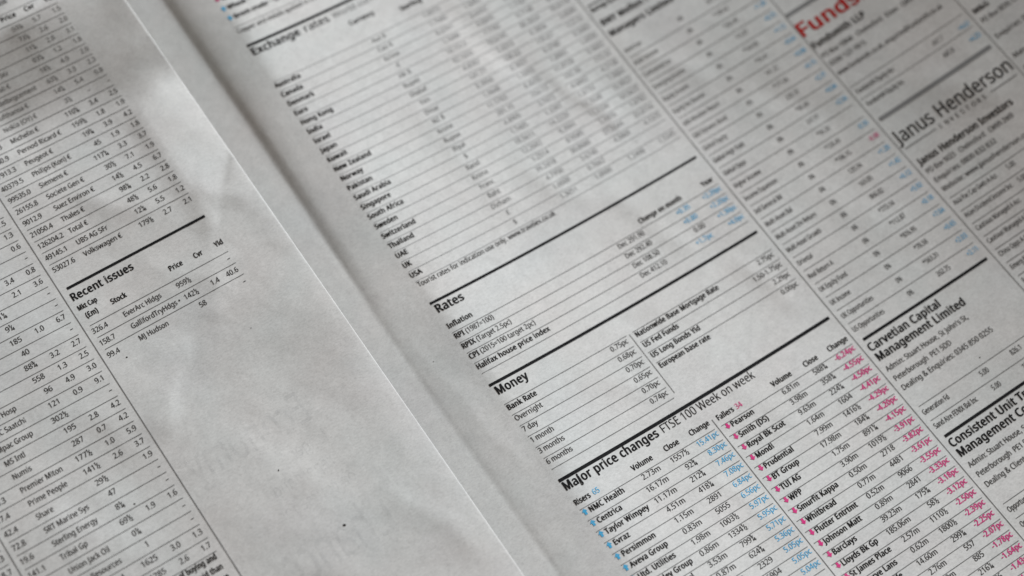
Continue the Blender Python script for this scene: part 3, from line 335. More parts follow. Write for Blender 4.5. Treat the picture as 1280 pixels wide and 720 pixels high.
84:(243,[93,-9,136,-8,142,-5,145,2,146,244,216,245,230,249,234,256,234,284,232,290,226,294,216,295,6,295,-3,294,-10,289,-12,257,-8,249,6,245,78,244,78,2,82,-6],),
85:(313,[132,-12,163,-13,186,-10,208,-2,222,5,236,15,252,32,260,47,269,72,272,102,272,284,270,290,264,294,222,295,214,294,208,289,206,284,204,86,198,64,192,54,180,44,158,37,130,38,112,44,103,53,92,72,88,88,88,284,86,289,80,294,70,295,37,295,29,294,22,289,20,284,20,101,22,78,29,55,38,38,44,28,66,8,93,-6,112,-10],),
86:(260,[103,-9,137,-10,145,-8,153,-2,254,282,254,289,247,294,204,295,196,294,188,288,120,98,52,289,45,294,36,295,2,295,-7,294,-14,289,-15,285,-12,274,88,-2,96,-8],),
87:(393,[82,-9,116,-10,124,-8,132,-2,186,180,241,-3,248,-8,257,-10,290,-10,304,-5,308,4,382,281,381,290,374,294,366,295,332,295,323,294,316,289,270,116,222,276,218,288,215,292,202,295,168,295,158,294,152,289,102,118,57,289,50,294,40,295,6,295,-8,291,-10,286,-10,281,64,2,70,-6],),
88:(255,[3,-9,39,-10,52,-5,116,96,180,-6,193,-10,231,-10,240,-8,246,-4,248,0,247,4,155,150,240,282,241,286,238,291,224,295,190,295,176,292,172,286,118,202,60,292,48,295,10,295,2,294,-5,290,-6,285,-4,279,80,149,-12,6,-13,1,-11,-4,-4,-8],),
89:(247,[96,-9,130,-10,138,-8,145,-3,146,2,146,108,240,280,242,284,240,289,233,294,190,295,174,291,114,176,52,291,39,295,4,295,-6,294,-12,289,-14,284,-7,268,80,109,80,2,84,-6],),
90:(250,[16,-9,212,-10,221,-8,228,-3,230,2,230,31,228,36,220,40,82,42,222,253,225,260,225,284,221,292,207,295,22,295,14,294,6,289,5,256,7,251,14,246,142,244,2,32,0,26,2,-3,8,-8],),
91:(152,[32,-72,120,-72,133,-68,137,-62,137,-36,133,-29,120,-25,84,-25,82,-22,82,246,120,248,128,249,135,254,137,260,137,284,135,290,128,294,34,295,20,292,16,284,16,-60,20,-68],),
93:(152,[10,-72,98,-72,112,-68,116,-62,116,284,114,290,106,294,11,295,-2,292,-6,284,-6,258,-2,252,11,248,48,248,50,245,50,-24,11,-25,3,-26,-4,-30,-6,-37,-6,-62,-2,-68],),
94:(250,[16,98,45,98,53,99,61,104,112,216,170,102,184,98,212,98,221,99,228,104,230,108,227,114,140,282,132,294,119,298,102,298,93,296,85,290,3,115,0,108,2,104,8,99],),
95:(198,[-1,-71,184,-70,191,-67,194,-60,194,-37,190,-30,176,-26,-7,-28,-14,-30,-16,-37,-16,-60,-12,-68],),
97:(245,[73,-12,101,-13,116,-10,130,-7,150,4,155,-6,168,-10,192,-10,200,-8,207,-3,208,2,208,146,206,169,202,183,192,200,174,215,158,222,134,228,98,228,63,220,43,212,29,204,28,198,38,173,40,169,46,166,60,166,94,178,116,181,124,180,132,176,136,171,142,157,142,138,93,136,52,126,30,114,19,104,10,90,4,70,4,48,8,29,14,20,32,0,55,-10],[86,34,74,43,70,55,72,69,77,80,82,86,99,92,141,95,142,74,138,60,132,51,124,43,114,38,104,34],),
98:(266,[122,-12,148,-13,176,-7,198,5,218,24,230,49,238,76,240,107,239,128,234,154,224,180,214,194,198,209,180,220,163,225,136,228,106,225,85,217,84,302,83,308,76,312,68,314,28,313,21,308,19,302,19,2,21,-4,28,-8,57,-10,71,-6,77,3,98,-8],[128,34,108,40,96,52,88,72,84,104,86,134,92,158,104,174,122,180,140,178,156,170,165,156,169,144,172,116,170,78,166,64,159,49,145,38],),
99:(212,[105,-12,137,-13,160,-10,188,2,192,8,192,38,188,45,182,48,169,48,144,38,128,36,116,36,104,38,96,42,88,52,79,68,75,86,74,116,78,142,85,159,95,170,104,176,114,178,137,178,166,169,176,170,183,176,194,207,190,214,168,222,144,228,116,228,90,225,70,218,50,208,32,191,22,176,12,151,7,126,7,87,12,62,22,38,34,20,58,2,78,-7],),
100:(266,[99,-12,122,-13,138,-10,153,-6,167,2,173,-6,186,-10,212,-10,220,-8,227,-3,228,2,228,302,226,308,220,312,178,314,170,312,164,308,162,302,162,217,142,225,118,228,94,228,70,221,48,209,32,194,22,180,14,162,7,126,7,90,12,61,20,38,32,20,48,5,67,-6,84,-10],[113,34,95,42,88,48,80,64,74,100,75,128,82,152,92,170,108,180,126,180,144,172,156,153,162,125,162,84,158,66,150,48,138,38,130,36],),
101:(246,[110,-12,145,-13,163,-10,184,-6,208,4,212,11,212,39,208,46,195,50,151,37,120,36,108,38,98,44,84,58,78,74,76,91,204,92,218,96,222,104,219,148,210,174,202,188,186,206,177,212,152,224,122,228,100,228,82,224,58,212,45,204,34,192,20,170,13,154,7,124,7,90,10,72,20,44,29,29,40,16,58,3,78,-6],[78,138,76,140,79,150,90,170,103,178,116,181,126,180,137,174,145,165,152,145,151,138],),
102:(158,[44,-9,78,-10,86,-8,92,-3,94,2,94,178,139,180,146,184,149,190,148,214,145,221,132,225,94,226,96,251,101,261,110,268,124,268,146,262,158,266,170,298,168,304,159,309,131,316,112,316,84,313,61,303,48,292,36,274,30,252,28,222,-1,212,-8,208,-10,190,-6,183,7,178,28,178,28,2,32,-6],),
103:(266,[102,-106,138,-104,174,-96,195,-84,208,-70,221,-47,226,-28,228,-1,228,213,226,220,220,224,210,225,178,224,171,220,168,212,148,222,128,228,108,228,82,225,67,220,48,208,29,189,20,172,14,157,7,124,8,78,16,50,22,36,30,22,50,4,68,-6,84,-10,102,-13,124,-13,143,-10,160,-2,162,-4,162,-16,156,-36,148,-46,132,-56,90,-56,72,-52,40,-41,32,-42,26,-47,24,-81,28,-89,64,-101],[110,34,95,42,88,48,80,64,75,86,74,118,80,150,92,170,99,176,110,180,124,180,142,173,150,165,157,152,162,128,162,80,157,58,151,48,144,42,128,34],),
104:(268,[35,-9,68,-10,76,-8,83,-3,84,2,84,118,87,140,92,157,98,166,105,174,124,180,139,180,151,176,159,166,163,157,166,137,166,2,167,-3,174,-8,182,-10,214,-10,227,-6,231,2,231,148,228,166,220,190,210,204,201,212,188,218,168,225,137,228,122,228,105,224,85,216,84,304,80,310,68,314,28,313,22,310,19,304,19,2,23,-6],),
105:(124,[35,-9,75,-8,81,-5,84,2,84,214,80,221,68,225,28,224,22,220,19,214,19,2,23,-6],[46,242,66,243,74,247,83,255,88,268,88,278,83,292,77,297,64,304,49,305,36,302,26,297,21,292,16,282,16,270,20,255,30,247],),
106:(124,[-1,-106,16,-106,32,-104,57,-94,74,-77,80,-65,84,-51,84,213,82,220,75,224,28,224,22,220,19,214,18,-45,15,-52,9,-57,-6,-57,-20,-54,-28,-55,-36,-59,-38,-66,-38,-90,-36,-96,-22,-102],[46,242,66,243,74,247,83,255,88,268,88,278,83,292,77,297,64,304,49,305,36,302,26,297,21,292,16,282,16,270,20,255,30,247],),
107:(234,[35,-9,68,-10,76,-8,83,-3,84,2,84,75,90,81,156,-6,169,-10,208,-10,221,-6,225,1,224,6,136,122,139,128,218,210,220,214,218,218,212,224,202,225,164,225,152,221,85,152,84,304,80,310,68,314,28,313,22,310,19,304,19,2,23,-6],),
108:(124,[35,-9,75,-8,81,-5,84,2,84,302,80,310,68,314,28,313,22,310,19,304,19,2,23,-6],),
109:(395,[35,-9,68,-10,76,-8,83,-3,84,2,84,119,87,142,91,156,100,171,110,177,119,180,134,180,142,176,150,168,154,158,155,2,158,-5,172,-10,204,-10,212,-8,220,-3,222,2,222,132,224,148,232,166,240,174,252,178,268,180,280,176,284,172,288,165,292,151,292,2,293,-3,300,-8,310,-10,342,-10,354,-6,358,2,358,140,354,172,346,194,334,208,312,221,295,226,275,228,262,228,237,224,210,212,201,205,186,216,174,222,142,228,126,228,105,225,80,214,74,221,62,225,36,225,23,221,19,213,19,2,23,-6],),
110:(268,[35,-9,68,-10,76,-8,83,-3,84,2,84,114,88,145,97,165,104,173,113,178,128,180,139,180,151,176,159,166,163,157,166,137,166,2,167,-3,174,-8,184,-10,214,-10,222,-8,229,-4,231,2,230,160,222,186,218,195,206,208,197,214,180,222,143,228,130,228,104,224,80,212,74,221,62,225,36,225,28,224,21,220,19,213,19,2,23,-6],),
111:(262,[106,-12,134,-13,150,-10,171,-4,192,6,210,24,218,34,228,56,234,80,237,107,236,128,230,154,221,174,211,190,195,206,177,216,154,225,128,228,104,228,73,220,54,210,45,204,26,182,16,162,10,142,7,125,7,90,11,70,24,38,33,24,53,6,76,-6],[116,34,98,41,84,58,75,86,74,114,78,142,88,164,104,177,116,180,128,180,142,176,149,170,162,150,168,131,169,96,166,78,162,62,150,46,145,41,134,36],),
112:(266,[35,-106,68,-106,76,-104,83,-100,84,-94,85,-2,104,-10,122,-13,148,-13,168,-10,195,3,205,10,216,23,228,43,238,78,240,107,239,130,234,156,224,180,216,193,200,209,180,220,160,226,128,228,102,224,80,214,74,221,62,225,36,225,28,224,20,218,19,213,19,-94,23,-102],[126,34,108,40,101,45,94,54,90,66,86,84,84,118,90,151,98,168,111,177,120,180,134,180,142,178,152,172,160,162,165,153,172,130,172,98,169,74,165,62,157,48,142,36],),
113:(266,[178,-106,219,-104,226,-102,228,-95,228,214,224,221,210,225,178,224,171,220,168,212,145,224,119,228,105,228,78,224,58,215,42,205,26,186,18,171,10,143,7,126,7,88,12,61,22,35,33,19,48,5,67,-6,90,-12,122,-13,138,-10,162,-2,162,-95,166,-102],[114,34,98,40,86,52,80,64,76,78,74,113,80,148,92,170,100,177,108,180,126,180,144,172,150,165,156,153,162,125,162,86,158,66,150,48,142,41,136,38],),
114:(186,[35,-9,68,-10,76,-8,83,-3,84,2,84,119,90,144,102,164,118,174,128,178,154,175,167,180,172,187,175,213,171,222,154,228,128,228,102,222,80,210,76,220,62,225,36,225,28,224,20,218,19,213,19,2,23,-6],),
115:(212,[67,-12,104,-13,140,-6,167,9,176,19,183,29,189,50,190,66,184,86,179,94,166,108,156,114,79,148,72,155,70,164,70,170,76,176,84,180,96,181,120,178,148,169,156,168,165,170,172,174,184,204,182,208,174,214,139,225,113,228,94,228,66,225,47,218,32,210,18,198,10,186,5,164,6,149,12,132,19,124,40,108,107,78,117,72,124,62,124,50,121,44,115,38,104,34,74,34,22,50,14,50,8,45,6,40,6,11,10,4,34,-7],),
116:(164,[88,-12,113,-13,134,-10,146,-4,151,4,151,28,148,34,134,38,116,34,102,35,93,41,88,55,88,178,134,178,146,182,150,190,150,214,148,220,140,224,88,226,86,268,78,272,52,274,44,272,38,268,23,224,-8,208,-10,190,-8,184,-1,180,22,178,22,52,28,26,36,13,50,-1,70,-10],),
117:(268,[94,-12,122,-13,138,-10,168,1,173,-6,186,-10,213,-10,221,-8,228,-3,230,2,230,213,226,221,213,225,181,225,172,224,164,218,163,213,163,93,160,68,153,53,144,42,130,36,119,34,105,36,96,40,88,48,84,58,84,213,82,218,74,224,66,225,34,225,26,224,18,218,16,213,16,60,20,42,30,20,47,3,70,-8],),
118:(224,[82,-9,122,-10,130,-8,136,-3,216,206,219,214,215,221,202,225,168,225,158,224,152,220,102,80,52,220,45,224,37,225,2,225,-7,224,-14,218,-16,214,-14,210,66,-1,70,-6],),
119:(335,[64,-9,102,-10,110,-8,118,-3,158,120,196,-4,203,-8,212,-10,250,-10,264,-5,269,8,325,210,326,214,324,220,318,224,310,225,278,225,268,224,260,218,228,100,191,220,184,224,175,225,140,225,126,221,122,210,86,100,55,218,47,224,38,225,6,225,-8,220,-10,214,-10,208,46,5,51,-5],),
120:(232,[8,-9,46,-10,59,-6,106,60,153,-6,166,-10,202,-10,212,-8,218,-4,220,0,218,4,144,110,215,211,216,215,214,220,199,225,162,225,149,221,106,160,62,221,50,225,13,225,4,224,-2,220,-4,215,-3,211,68,110,-7,4,-8,0,-5,-5],),
121:(224,[23,-106,40,-106,70,-100,96,-84,112,-62,127,-32,218,208,220,215,216,221,204,225,169,225,160,224,152,218,104,84,52,220,45,224,37,225,2,225,-7,224,-14,218,-14,211,72,-1,57,-36,44,-53,28,-58,10,-56,-1,-57,-9,-62,-10,-68,-9,-96,0,-102],),
122:(208,[16,-9,170,-10,180,-8,186,-3,188,26,186,31,180,36,170,37,80,38,183,182,186,190,186,213,182,221,168,225,25,225,16,224,8,218,7,190,9,184,16,180,107,178,2,27,0,22,2,-3,8,-8],),
8364:(250,[138,-12,170,-13,187,-10,220,-1,228,4,231,10,231,39,227,46,222,48,208,48,186,40,168,37,146,37,136,40,123,46,112,56,104,67,96,87,98,90,160,90,168,91,176,95,178,100,178,124,174,130,160,134,90,134,90,146,174,146,186,150,190,157,190,181,188,186,182,190,172,192,94,192,99,208,112,230,129,245,152,250,174,246,202,234,216,234,224,241,238,267,239,271,237,276,218,286,198,294,172,298,137,299,116,295,84,282,70,272,57,258,47,245,34,216,27,192,3,190,-4,186,-6,181,-4,153,4,148,22,146,22,144,22,135,4,134,-4,128,-6,122,-4,96,4,90,28,89,35,66,48,38,63,20,73,11,100,-4,116,-10],),
163:(250,[14,-9,212,-10,221,-8,228,-3,230,2,230,31,228,36,221,40,212,42,91,42,96,50,102,70,104,118,168,119,180,123,184,130,184,154,182,158,176,162,104,164,104,222,110,240,122,250,142,251,151,250,186,237,200,238,207,242,218,268,220,272,216,280,189,292,169,296,152,299,119,298,96,294,72,283,49,260,40,240,37,222,36,164,8,163,2,160,-1,154,-1,130,2,124,16,119,37,118,37,78,34,64,23,46,2,36,-2,28,-1,-3,6,-8],),
8211:(220,[16,82,190,84,196,86,200,93,200,122,196,128,182,132,10,131,4,128,0,122,0,93,4,86],),
8226:(171,[70,88,94,90,114,98,126,110,130,120,136,142,134,166,128,180,120,190,100,202,78,206,52,202,34,193,22,178,16,156,16,130,27,107,35,99,48,92],),
32:(124,),
},
'T': {
48:(230,[100,-3,126,-4,140,-1,159,6,178,21,188,35,196,52,202,70,208,106,208,178,204,202,194,238,183,257,168,274,144,286,125,290,104,290,84,286,61,274,48,262,34,236,25,207,22,186,22,104,28,68,35,50,44,32,60,14,79,3],[106,26,96,29,80,39,73,47,66,61,61,78,56,107,55,160,61,210,72,238,79,247,93,257,118,260,136,257,150,247,160,232,165,220,172,182,174,120,168,76,162,58,156,47,148,38,133,29,122,26],),
49:(230,[109,0,143,2,142,286,114,286,110,284,36,226,54,203,110,248],),
69:(223,[40,0,198,0,198,32,78,32,75,34,76,133,190,134,192,136,190,166,76,166,76,254,198,255,198,286,40,286],),
70:(208,[40,0,75,2,76,121,192,122,190,154,76,154,76,254,198,255,198,286,40,286],),
72:(297,[40,0,75,2,75,131,78,134,221,133,222,2,258,0,258,286,222,284,222,168,219,166,76,166,75,284,40,286],),
74:(110,[-12,-76,7,-76,22,-74,46,-62,56,-52,64,-42,72,-19,72,286,37,284,37,-7,32,-26,26,-34,20,-39,5,-44,-16,-44,-30,-41,-30,-71],),
83:(220,[74,-3,126,-2,152,5,174,17,187,30,195,43,201,66,201,86,198,98,192,114,185,124,174,134,142,152,86,176,71,186,64,199,61,210,61,224,64,233,69,242,79,251,102,258,138,257,183,244,194,272,192,276,170,284,140,289,96,289,80,286,58,277,40,262,30,247,25,231,24,210,30,184,39,169,52,156,64,148,142,112,155,102,164,86,166,70,159,50,152,42,144,36,128,30,112,28,75,28,43,36,20,44,21,9,50,0],),
84:(223,[94,0,130,2,130,254,218,255,218,286,4,284,5,255,93,254],),
87:(373,[82,0,114,0,118,2,174,194,185,242,199,188,254,3,257,0,291,0,368,286,332,286,329,283,278,84,272,44,260,98,204,285,166,284,113,104,100,44,92,94,43,284,6,286],),
97:(225,[73,-3,102,-4,124,2,143,14,158,30,160,28,167,0,193,2,192,163,188,180,178,196,162,209,151,214,134,218,98,218,70,212,43,200,54,174,92,188,110,190,125,189,144,181,151,174,157,157,158,130,102,128,75,122,58,118,43,109,33,100,26,92,19,69,19,46,23,32,30,19,44,6,58,0],[84,25,68,32,58,44,55,62,56,71,63,84,70,92,92,100,116,104,156,104,156,68,150,52,140,40,130,32,116,28,107,25],),
99:(192,[105,-3,146,-2,175,7,176,38,151,30,128,26,106,28,93,32,84,36,70,54,61,78,58,116,62,142,74,167,84,177,97,184,113,188,130,188,168,179,178,207,156,216,132,219,104,218,84,212,68,206,57,198,42,182,32,165,25,142,22,125,22,87,28,62,36,41,48,24,60,14,80,3],),
100:(246,[99,-3,124,-4,146,3,161,12,178,28,180,26,185,0,213,2,212,304,178,304,178,208,180,188,160,204,142,214,119,219,94,218,70,209,50,194,36,176,29,158,22,126,22,90,28,61,35,41,46,24,60,11,74,3],[113,25,102,26,88,32,72,48,62,72,58,113,61,134,66,152,78,174,91,184,102,188,126,189,146,184,156,178,164,168,170,157,178,125,178,84,170,54,164,45,155,36,132,26],),
101:(226,[110,-3,156,-2,176,2,196,10,196,40,169,31,142,26,119,26,100,30,86,38,70,55,62,74,59,100,204,101,206,104,204,148,196,171,189,184,174,200,165,207,145,216,122,219,90,216,70,207,57,198,41,180,34,166,28,154,22,124,22,90,25,72,34,48,43,32,52,22,70,8,84,2],[61,128,61,140,64,153,76,173,86,182,96,186,116,190,138,186,148,180,156,173,164,159,169,137,168,128],),
105:(104,[35,0,69,2,68,216,34,214],[46,252,62,253,68,258,72,268,72,278,68,288,57,295,48,295,38,292,32,282,31,272,32,264,38,256],),
107:(214,[35,0,68,0,69,78,93,100,168,1,210,1,118,122,204,215,164,215,95,143,68,111,68,304,34,304],),
108:(104,[35,0,69,2,68,304,34,304],),
110:(248,[35,0,69,2,69,114,72,139,76,157,82,168,93,180,106,186,128,190,139,189,156,186,164,181,176,165,181,137,181,2,215,0,214,160,208,182,203,192,194,202,186,208,168,216,157,218,130,219,111,216,93,208,80,199,69,186,66,190,62,215,35,215],),
111:(242,[106,-3,143,-2,164,4,180,12,196,27,203,38,214,60,219,80,222,107,220,128,214,154,207,171,196,186,183,200,159,212,139,218,116,219,96,216,80,212,58,198,48,188,36,172,28,151,24,134,24,81,32,55,38,41,48,28,64,12,82,3],[116,25,92,32,79,41,73,48,62,74,58,98,58,114,62,142,74,168,83,178,93,184,106,188,130,189,142,187,156,180,166,172,172,162,177,153,184,131,184,96,178,64,164,42,148,30,136,26],),
114:(166,[35,0,69,2,69,120,72,136,80,157,92,170,111,183,128,187,154,185,159,216,144,219,128,219,108,214,90,202,68,176,62,215,35,215],),
115:(192,[67,-3,114,-2,133,3,150,11,162,22,168,32,174,50,174,68,168,86,153,102,130,115,86,132,62,146,55,157,55,171,63,181,73,186,96,190,128,187,157,178,168,199,169,204,168,206,146,213,124,218,81,218,54,210,43,204,32,194,24,182,20,164,22,149,26,136,33,127,52,114,124,80,135,72,139,63,139,49,133,38,127,32,112,26,74,25,52,30,22,41,22,9,42,2],),
117:(248,[94,-3,124,-4,147,3,164,13,178,28,185,0,214,0,214,215,178,214,178,93,175,68,171,56,164,45,152,34,137,28,119,25,93,29,83,34,73,47,68,66,68,214,32,215,34,50,41,29,54,13,73,2],),
119:(315,[64,0,104,1,146,134,157,178,172,125,210,1,250,0,310,215,278,216,274,214,230,38,216,87,178,212,175,216,138,215,99,89,86,37,42,214,38,216,5,215],),
32:(104,),
},
}
GL = {}
def glyph(st, ch):
    k = (st, ch)
    if k in GL: return GL[k]
    e = FONT[st].get(ord(ch)) or FONT['R'].get(ord(ch))
    if e is None: GL[k] = (0.3, None, None); return GL[k]
    adv = e[0]/500
    loops = [[Vector((l[i]/500, l[i+1]/500, 0)) for i in range(0, len(l), 2)] for l in e[1:]]
    if not loops: GL[k] = (adv, None, None); return GL[k]
    tris = tessellate_polygon(loops)
    V = np.array([(p.x, p.y) for l in loops for p in l]); GL[k] = (adv, V, np.array(tris, int)); return GL[k]
FR_ = {'½': '12', '¼': '14', '¾': '34', '⅓': '13'}
class Print:
    """flat print gathered for one mesh"""
    def __init__(s, on, z): s.on, s.z, s.V, s.F, s.Mi, s.n = on, z, [], [], [], 0
    def add(s, P, T, key):
        s.V.append(P); s.F.append(T+s.n); s.Mi += [KEYS.index(key)]*len(T); s.n += len(P)
    def layout(s, txt, st):
        x = 0; out = []
        for ch in txt:
            if ch in FR_:
                a, b = FR_[ch]; ga, gb, gs = glyph('B', a), glyph('B', b), glyph(st, '/')
                out += [(ga, x-0.01, .34, .56), (gs, x+0.09, -.02, .95), (gb, x+.23, -.08, .56)]; x += 0.54
            else:
                x += 0.035 if ch == 'j' else 0
                g = glyph(st, ch); out.append((g, x, 0, 1)); x += g[0]
        return out, x
    def text(s, txt, u, v, st='R', size=.75, xs=None, w=None, al='l', key='k', mirror=False):
        out, W = s.layout(txt, st)
        if xs is None: xs = w/W if w else .635*size/.75
        x0 = u - (W*xs if al == 'r' else W*xs/2 if al == 'c' else 0)
        for (g, x, y, k) in out:
            if g[1] is None: continue
            X = x0 + (x + g[1][:, 0]*k)*xs
            if mirror: X = 2*x0 + W*xs - X
            s.add(np.c_[X, v - (y + g[1][:, 1]*k)*size], g[2], key)
        return x0 + W*xs
    def line(s, u0, v0, u1, v1, th, key='k'):
        L = math.hypot(u1-u0, v1-v0); n = max(1, int(L/0.8)); t = np.linspace(0, 1, n+1)
        nx, ny = -(v1-v0)/L*th/2, (u1-u0)/L*th/2
        U, W = u0+(u1-u0)*t, v0+(v1-v0)*t
        j = 1 + 0.10*np.sin(t*L*2.3+u0*7) if th < .1 else 1
        P = np.r_[np.c_[U+nx*j, W+ny*j], np.c_[U-nx*j, W-ny*j]]
        T = []
        for i in range(n): T += [(i, i+1, n+2+i), (i, n+2+i, n+1+i)]
        s.add(P, np.array(T), key)
    def arrow(s, u, v, key, down):
        a = np.array([(0.24, .50), (.48, .25), (.34, .25), (.34, 0), (.14, 0), (.14, .25), (0, .25)])
        if down: a[:, 1] = .5-a[:, 1]
        s.add(np.c_[u+a[:, 0], v-a[:, 1]], np.array([(0, 1, 6), (2, 3, 4), (2, 4, 5)]), key)
    def dot(s, u, v, r, key='k'):
        a = np.linspace(0, 2*np.pi, 9)[:-1]; rr = r*(1+.25*np.sin(a*2+u*9))
        s.add(np.c_[u+rr*np.cos(a), v+rr*np.sin(a)], np.array([(0, i, i+1) for i in range(1, 7)]), key)
    def build(s, name, parent, label=None, kind=None, shear=0.0):
        P = np.vstack(s.V); F = np.vstack(s.F)
        X, Y = s.on(P[:, 0], P[:, 1] + shear*(P[:, 0]+29.0))
        Z = s.z(X, Y) + LIFT
        me = bpy.data.meshes.new(name)
        me.from_pydata(np.c_[X*K, -Y*K, Z*K].tolist(), [], F.tolist())
        used = sorted(set(s.Mi))
        for i in used: me.materials.append(INK[KEYS[i]])
        me.polygons.foreach_set('material_index', [used.index(i) for i in s.Mi])
        me.update()
        # every face looks up
        nb = np.zeros(len(me.polygons)*3); me.polygons.foreach_get('normal', nb)
        if (nb[2::3] < 0).any():
            F2 = [f[::-1] if nb[3*i+2] < 0 else f for i, f in enumerate(F.tolist())]
            me2 = bpy.data.meshes.new(name); me2.from_pydata([tuple(v.co) for v in me.vertices], [], F2)
            for i in used: me2.materials.append(INK[KEYS[i]])
            me2.polygons.foreach_set('material_index', [used.index(i) for i in s.Mi]); me2.update()
            bpy.data.meshes.remove(me); me = me2; me.name = name
        o = bpy.data.objects.new(name, me); COL.objects.link(o); o.parent = parent
        if label: o['label'] = label
        if kind: o['kind'] = kind
        return o

def root(name, label, cat, group=None):
    o = bpy.data.objects.new(name, None); o.empty_display_size = .01; COL.objects.link(o)
    o['label'] = label; o['category'] = cat
    if group: o['group'] = group
    return o
def sheet(name, parent, xs, ys, zf, base, under=None, thick=0.035):
    """a grid of paper; 'under' adds the rounded fold at the +X side and the leaf below it"""
    XX, YY = np.meshgrid(xs, ys); XX, YY = settle(XX, YY, zf, base); nx, ny = len(xs), len(ys)
    ZZ = zf(XX, YY); cols = [np.dstack([XX, YY, ZZ])]
    if under:
        r = .055; ex, ey, ez = XX[:, -1:], YY[:, -1:], ZZ[:, -1:]; cc = []
        for a in np.linspace(0.35, math.pi, 6): cc.append(np.dstack([ex + r*math.sin(a), ey, ez - r + r*math.cos(a)]))
        for dx in np.linspace(.8, 22, 30): cc.append(np.dstack([ex-dx, ey, zf(ex-dx, ey) - 2*r - 0.03 - 0.10*min(dx, 1)]))
        cols += cc
    G = np.concatenate(cols, axis=1); m = G.shape[1]
    V = G.reshape(-1, 3)*[K, -K, K]
    idx = np.arange(m*ny).reshape(ny, m)
    F = np.stack([idx[:-1, :-1], idx[1:, :-1], idx[1:, 1:], idx[:-1, 1:]], -1).reshape(-1, 4)
    me = bpy.data.meshes.new(name); me.from_pydata(V.tolist(), [], F.tolist()); me.materials.append(PAPER)
    me.polygons.foreach_set('use_smooth', [True]*len(me.polygons)); me.update()
    o = bpy.data.objects.new(name, me); COL.objects.link(o); o.parent = parent
    if not under:
        md = o.modifiers.new('thickness', 'SOLIDIFY'); md.thickness = thick*K; md.offset = -1
    return o

# ------------------------------------------------------------------ table under the paper
bm = bpy.data.meshes.new('tabletop')
x0, x1, y0, y1, zt, th = -.35, .40, -.25, .30, -0.006, -0.03
bm.from_pydata([(x0,y0,zt),(x1,y0,zt),(x1,y1,zt),(x0,y1,zt),(x0,y0,th),(x1,y0,th),(x1,y1,th),(x0,y1,th)], [], [(0,1,2,3),(7,6,5,4),(0,4,5,1),(1,5,6,2),(2,6,7,3),(3,7,4,0)])
tm, nt, p = mat('pale_wood'); tc = nt.nodes.new('ShaderNodeTexCoord'); n = noise(nt, tc.outputs['Object'], 12, 4, .6)
nt.links.new(ramp(nt, n.outputs['Fac'], [(.3, (.28, .20, .13)), (.7, (.40, .30, .20))]).outputs[0], p.inputs['Base Color']); p.inputs['Roughness'].default_value = .5
bm.materials.append(tm)
tb = bpy.data.objects.new('tabletop', bm); COL.objects.link(tb); tb['kind'] = 'structure'

# ------------------------------------------------------------------ the two sheets
RS = root('newspaper_sheet', 'flat open newspaper page with exchange rates, money and price change tables beside the gutter', 'newspaper', 'loose newspaper sheets lying open')
LS = root('newspaper_sheet', 'overlapping newspaper sheet with a bright folded edge, a share table and a blank margin', 'newspaper', 'loose newspaper sheets lying open')
stepped = lambda a, b, s: np.linspace(a, b, int(abs(b-a)/s)+1)
sheet('paper', RS, np.r_[stepped(-40, -14, .8)[:-1], stepped(-14, -6, .2)[:-1], stepped(-6, 58, .4)], stepped(-56, 50, .4), zR, FR0)
sheet('paper', LS, np.r_[stepped(-56, -17, .4)[:-1], stepped(-17, EDGE, .12)], stepped(-46.5, 42, .35), zL, FL0, under=True)

PR = lambda: Print(onR, zR)
PL = lambda: Print(onL, zL)
def rule(P, u0, u1, v, parent, th=.30, key='k', name='section_rule', shear=0.):
    p = P(); p.line(u0, v, u1, v, th, key); return p.build(name, parent, shear=shear)
def head(P, txt, u, v, parent, st='B', size=1.2, w=None, xs=None, key='k', label=None, name='heading', shear=0.):
    p = P(); p.text(txt, u, v, st, size, xs, w, key=key); return p.build(name, parent, label, shear=shear)
def table(P, parent, lines, label, th=.048, key='h', shear=0.):
    p = P()
    for (u0, v0, u1, v1) in lines: p.line(u0, v0, u1, v1, th, key)
    return p.build('table', parent, label, shear=shear)
def row(P, cells, parent, shear=0.):
    """cells: (text, u, v, style, align, ink[, xs[, size]]) or ('^'/'_', u, v, ink)"""
    p = P()
    for c in cells:
        if c[0] in '^_' and len(c) == 4: p.arrow(c[1], c[2], c[3], c[0] == '_')
        else: p.text(c[0], c[1], c[2], c[3], c[7] if len(c) > 7 else .75, c[6] if len(c) > 6 else None, al=c[4], key=c[5])
    return p.build('table_row', parent, shear=shear)

rnd = random.Random(11)
T, E = -6.21, 19.19
# ---- commodity lines above the exchange table
t0 = table(PR, RS, [(T, v, E, v) for v in (-36.3, -35.25, -34.2, -33.2, -32.2, -31.2)], 'out of focus commodity price rows at the top of the page')
for i, (nm, key, d) in enumerate([('Silver $', 'c', 0), ('Copper', 'm', 1), ('Gold $', 'm', 1), ('Wheat', 'c', 0), ('Brent crude', 'c', 0)]):
    v = -36.65 + i*1.03 + .55
    row(PR, [('_' if d else '^', -6.25, v, key), (nm, -5.65, v, 'B', 'l', 'k'), ('per tonne' if i == 1 else 'spot', -3.1 if i < 4 else -2.0, v, 'R', 'l', 'g'),
             ('%.2f' % rnd.uniform(50, 900), 6.2, v, 'R', 'r', 'g'), ('%.2f' % rnd.uniform(50, 900), 11.2, v, 'R', 'r', 'g'), ('%+.2f' % rnd.uniform(-9, 9), 17, v, 'R', 'r', key)], t0)
row(PR, [('Copper and metals quoted in US dollars per tonne, www.lme.com', -6.2, -30.55, 'R', 'l', 'g', .60)], t0)
